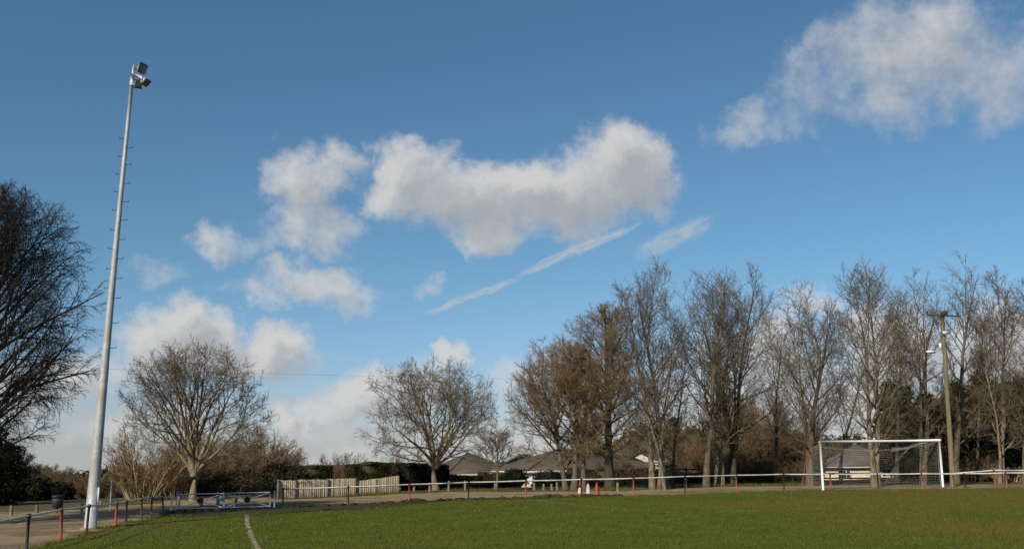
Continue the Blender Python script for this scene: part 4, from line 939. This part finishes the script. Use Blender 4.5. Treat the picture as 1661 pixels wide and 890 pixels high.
# ---------------------------------------------------------------- wooden utility pole and cables
ub = P(1546, 788.5); utop = AT(1528, 507, ub); ax = utop-ub
up_ = thing('utility_pole', 'wooden utility pole with cross-arm and lamp, right of the goal', 'utility pole', ub)
m = MB(); t = np.linspace(0, 1, 8)[:, None]; m.polys(ax[None]*t-np.array([0, 0, .1])*(1-t), .155-(.155-.088)*t[:, 0], 12, True); m.build('pole', 'polewood', up_, True)
ra = AT(1500, 511, ub)-ub; rb = AT(1554, 513, ub)-ub; cm = (ra+rb)/2
m = MB(); m.polys(np.array([ra+(0, -.14, 0), rb+(0, -.14, 0)]), np.full(2, .055), 4, True); arm = m.build('cross_arm', 'raildark', up_)
for s in (.03, .5, .97):
    m = MB(); c = ra*(1-s)+rb*s+np.array([0, -.14, .05]); m.lathe([(.0, 0), (.05, .02), (.03, .06), (.055, .09), (.03, .13), (.045, .16), (0, .2)], c, 10); m.build('insulator', 'dark', arm, True)
m = MB(); c = AT(1529, 509, ub)-ub; m.box(c+np.array([0, -.16, 0]), (.34, .12, .30)); m.build('cap_plate', 'raildark', up_)
m = MB(); c = AT(1530.5, 540, ub)-ub; m.box(c+np.array([0, -.17, 0]), (.36, .14, .17)); m.build('junction_box', 'galv', up_)
m = MB(); c = AT(1524, 562, ub)-ub; m.box(c+np.array([-.05, -.12, 0]), (.10, .12, .34)); m.build('bracket', 'white', up_)
m = MB(); a = AT(1527, 565, ub)-ub; c = AT(1519, 569, ub)-ub; m.polys(np.array([a, (a+c)/2+np.array([0, 0, .05]), c]), np.full(3, .025), 6, True); la = m.build('lamp_arm', 'galv', up_)
m = MB(); c = AT(1510, 570.5, ub)-ub; m.box(c, (.56, .2, .09)); m.box(c+np.array([.0, 0, .055]), (.44, .15, .03)); lh = m.build('lamp_head', 'white', la)
m = MB(); m.box(c+np.array([-.02, 0, -.058]), (.48, .16, .03)); m.build('lamp_lens', 'dark', lh)
def cable(label, a, c, sag, r_=.008):
    t = np.linspace(0, 1, 40)[:, None]; p = a*(1-t)+c*t; p[:, 2] -= 4*sag*(t*(1-t))[:, 0]; m = MB(); m.polys(p-a, np.full(40, r_), 4, True); o = m.build('overhead_cable', 'cable'); o.location = tuple(a); tag(o, label, 'cable')
cable('thin overhead cable crossing the sky above the round trees', AT(-260, 583, PD(-260, 84)), AT(1180, 618, PD(1180, 100)), .30)
# ---------------------------------------------------------------- traffic cones
def cone(px, py, top_px, label, basem, tilt, band):
    b = P(px, py); b[2] = .014; h = ZP(px, top_px, b)-b[2]; g_ = thing('traffic_cone', label, 'traffic cone', b, tilt, 'traffic cones on the path')
    R_ = .155
    m = MB(); m.lathe([(R_, .04), (R_*.80, h*.22)], k=20); m.lathe([(R_*(.56 if top_px != 780.5 else .33), h*(.56 if top_px != 780.5 else .82)), (R_*.20, h*.97), (.028, h), (0, h)], k=20); m.build('cone', 'orange', g_, True)
    m = MB(); m.lathe([(R_*.80+.004, h*.215), (R_*(.56 if top_px != 780.5 else .33)+.004, h*(.565 if top_px != 780.5 else .825))], k=20); m.build('sleeve', band, g_, True)
    m = MB(); s = .21; m.box((0, 0, .022), (2*s, 2*s, .045)); m.build('base', basem, g_)
    return g_
cone(941.5, 805, 779.5, 'left traffic cone of three, white-sleeved on a dark base', 'conebase', .3, 'sleeve')
cone(954.5, 805, 780.5, 'middle traffic cone of three, white-sleeved on a faded blue base', 'blue', -.2, 'sleeve')
cone(968.5, 803.5, 781.5, 'right traffic cone of three, mostly red and slightly behind', 'conebase', .6, 'orange')

# ---------------------------------------------------------------- stump posts, bin, thin post
def stump(px, py, top, rad, label, m='wood', seed=0):
    b = P(px, py); h = ZP(px, top, b)-b[2]; r = np.random.default_rng(int(px)); l = r.normal(size=2)*.02; mb = MB()
    mb.polys(np.array([(0, 0, -.1), (l[0]*.5, l[1]*.5, h*.5), (l[0], l[1], h*.96), (l[0], l[1], h)]), np.array([rad, rad, rad*.96, rad*.7]), 9, True)
    o = mb.build('wooden_post' if m == 'wood' else 'thin_post', m, None, False); o.location = tuple(b); tag(o, label, 'post', 'wooden marker posts beyond the path' if m == 'wood' else None)
for px, py, top, lab in [
  (18, 836, 819, 'leftmost stubby wooden post beyond the gravel at left'), (60, 836, 817.5, 'stubby wooden post between the leftmost one and the bin'), (132, 833, 814.5, 'stubby wooden post just left of the mast foot'),
  (163, 820, 812, 'tiny wooden post right of the mast foot'), (353, 820, 803, 'tan wooden post seen through the left gate leaf near the notice'), (289, 822, 804, 'wooden post behind the left end of the gate'),
  (326, 822, 804, 'wooden post seen behind the disc of the left gate leaf'), (382, 821, 802, 'grey wooden post seen through the right gate leaf'),
  (648, 799, 789, 'short pale post at the right end of the board fence'), (671.5, 798, 788.5, 'short pale post just right of the red post by the board fence'), (697, 797, 787, 'short post left of the spreading tree trunk'),
  (727.5, 796, 779.5, 'taller wooden post right of the spreading tree trunk'), (754.5, 795, 779, 'wooden post close to a black rail post'), (803.5, 795, 783, 'wooden post at the foot of the small bare tree'),
  (867, 794, 783, 'wooden post just right of the white-walled gap'), (882, 794, 784, 'first of the close row of short posts right of the white gap'), (895.5, 794, 784, 'second of the close row of short posts right of the white gap'),
  (904, 794, 782, 'short post at the left of the three-stemmed tree'), (914.5, 793, 780, 'short post hidden between the stems of the three-stemmed tree'), (1002, 796, 782, 'wooden post right of the thick dark trunk'), (1113, 790, 775, 'post behind a black rail post near the pale trunks')]:
    stump(px, py, top, .065 if px < 200 else .075, lab)
stump(178.5, 828, 777.5, .030, 'thin tall grey metal post left of the tan bush', 'galv')
b = P(92.5, 832); bn = thing('litter_bin', 'dark hooded litter bin on a post beyond the gravel path at left', 'bin', b, .3)
z0 = ZP(92, 823, b)-b[2]; z1 = ZP(92, 802, b)-b[2]
m = MB(); m.bar((0, .05, -.1), (0, .05, z0+.2), .05, 8); m.build('stand', 'dark', bn)
m = MB(); m.lathe([(0, z0), (.20, z0), (.235, z0+(z1-z0)*.7), (.225, z0+(z1-z0)*.72), (.18, z0+.05), (0, z0+.05)], k=18); m.build('body', 'dark', bn, True)
m = MB(); m.lathe([(.245, z1-.10), (.25, z1-.05), (.2, z1-.005), (0, z1)], k=18); hd_ = m.build('hood', 'black', bn, True)
for a in (0.3, 2.4, 4.5):
    m = MB(); m.bar((.22*math.cos(a), .22*math.sin(a), z0+(z1-z0)*.65), (.22*math.cos(a), .22*math.sin(a), z1-.08), .015, 6); m.build('hood_bracket', 'dark', hd_)
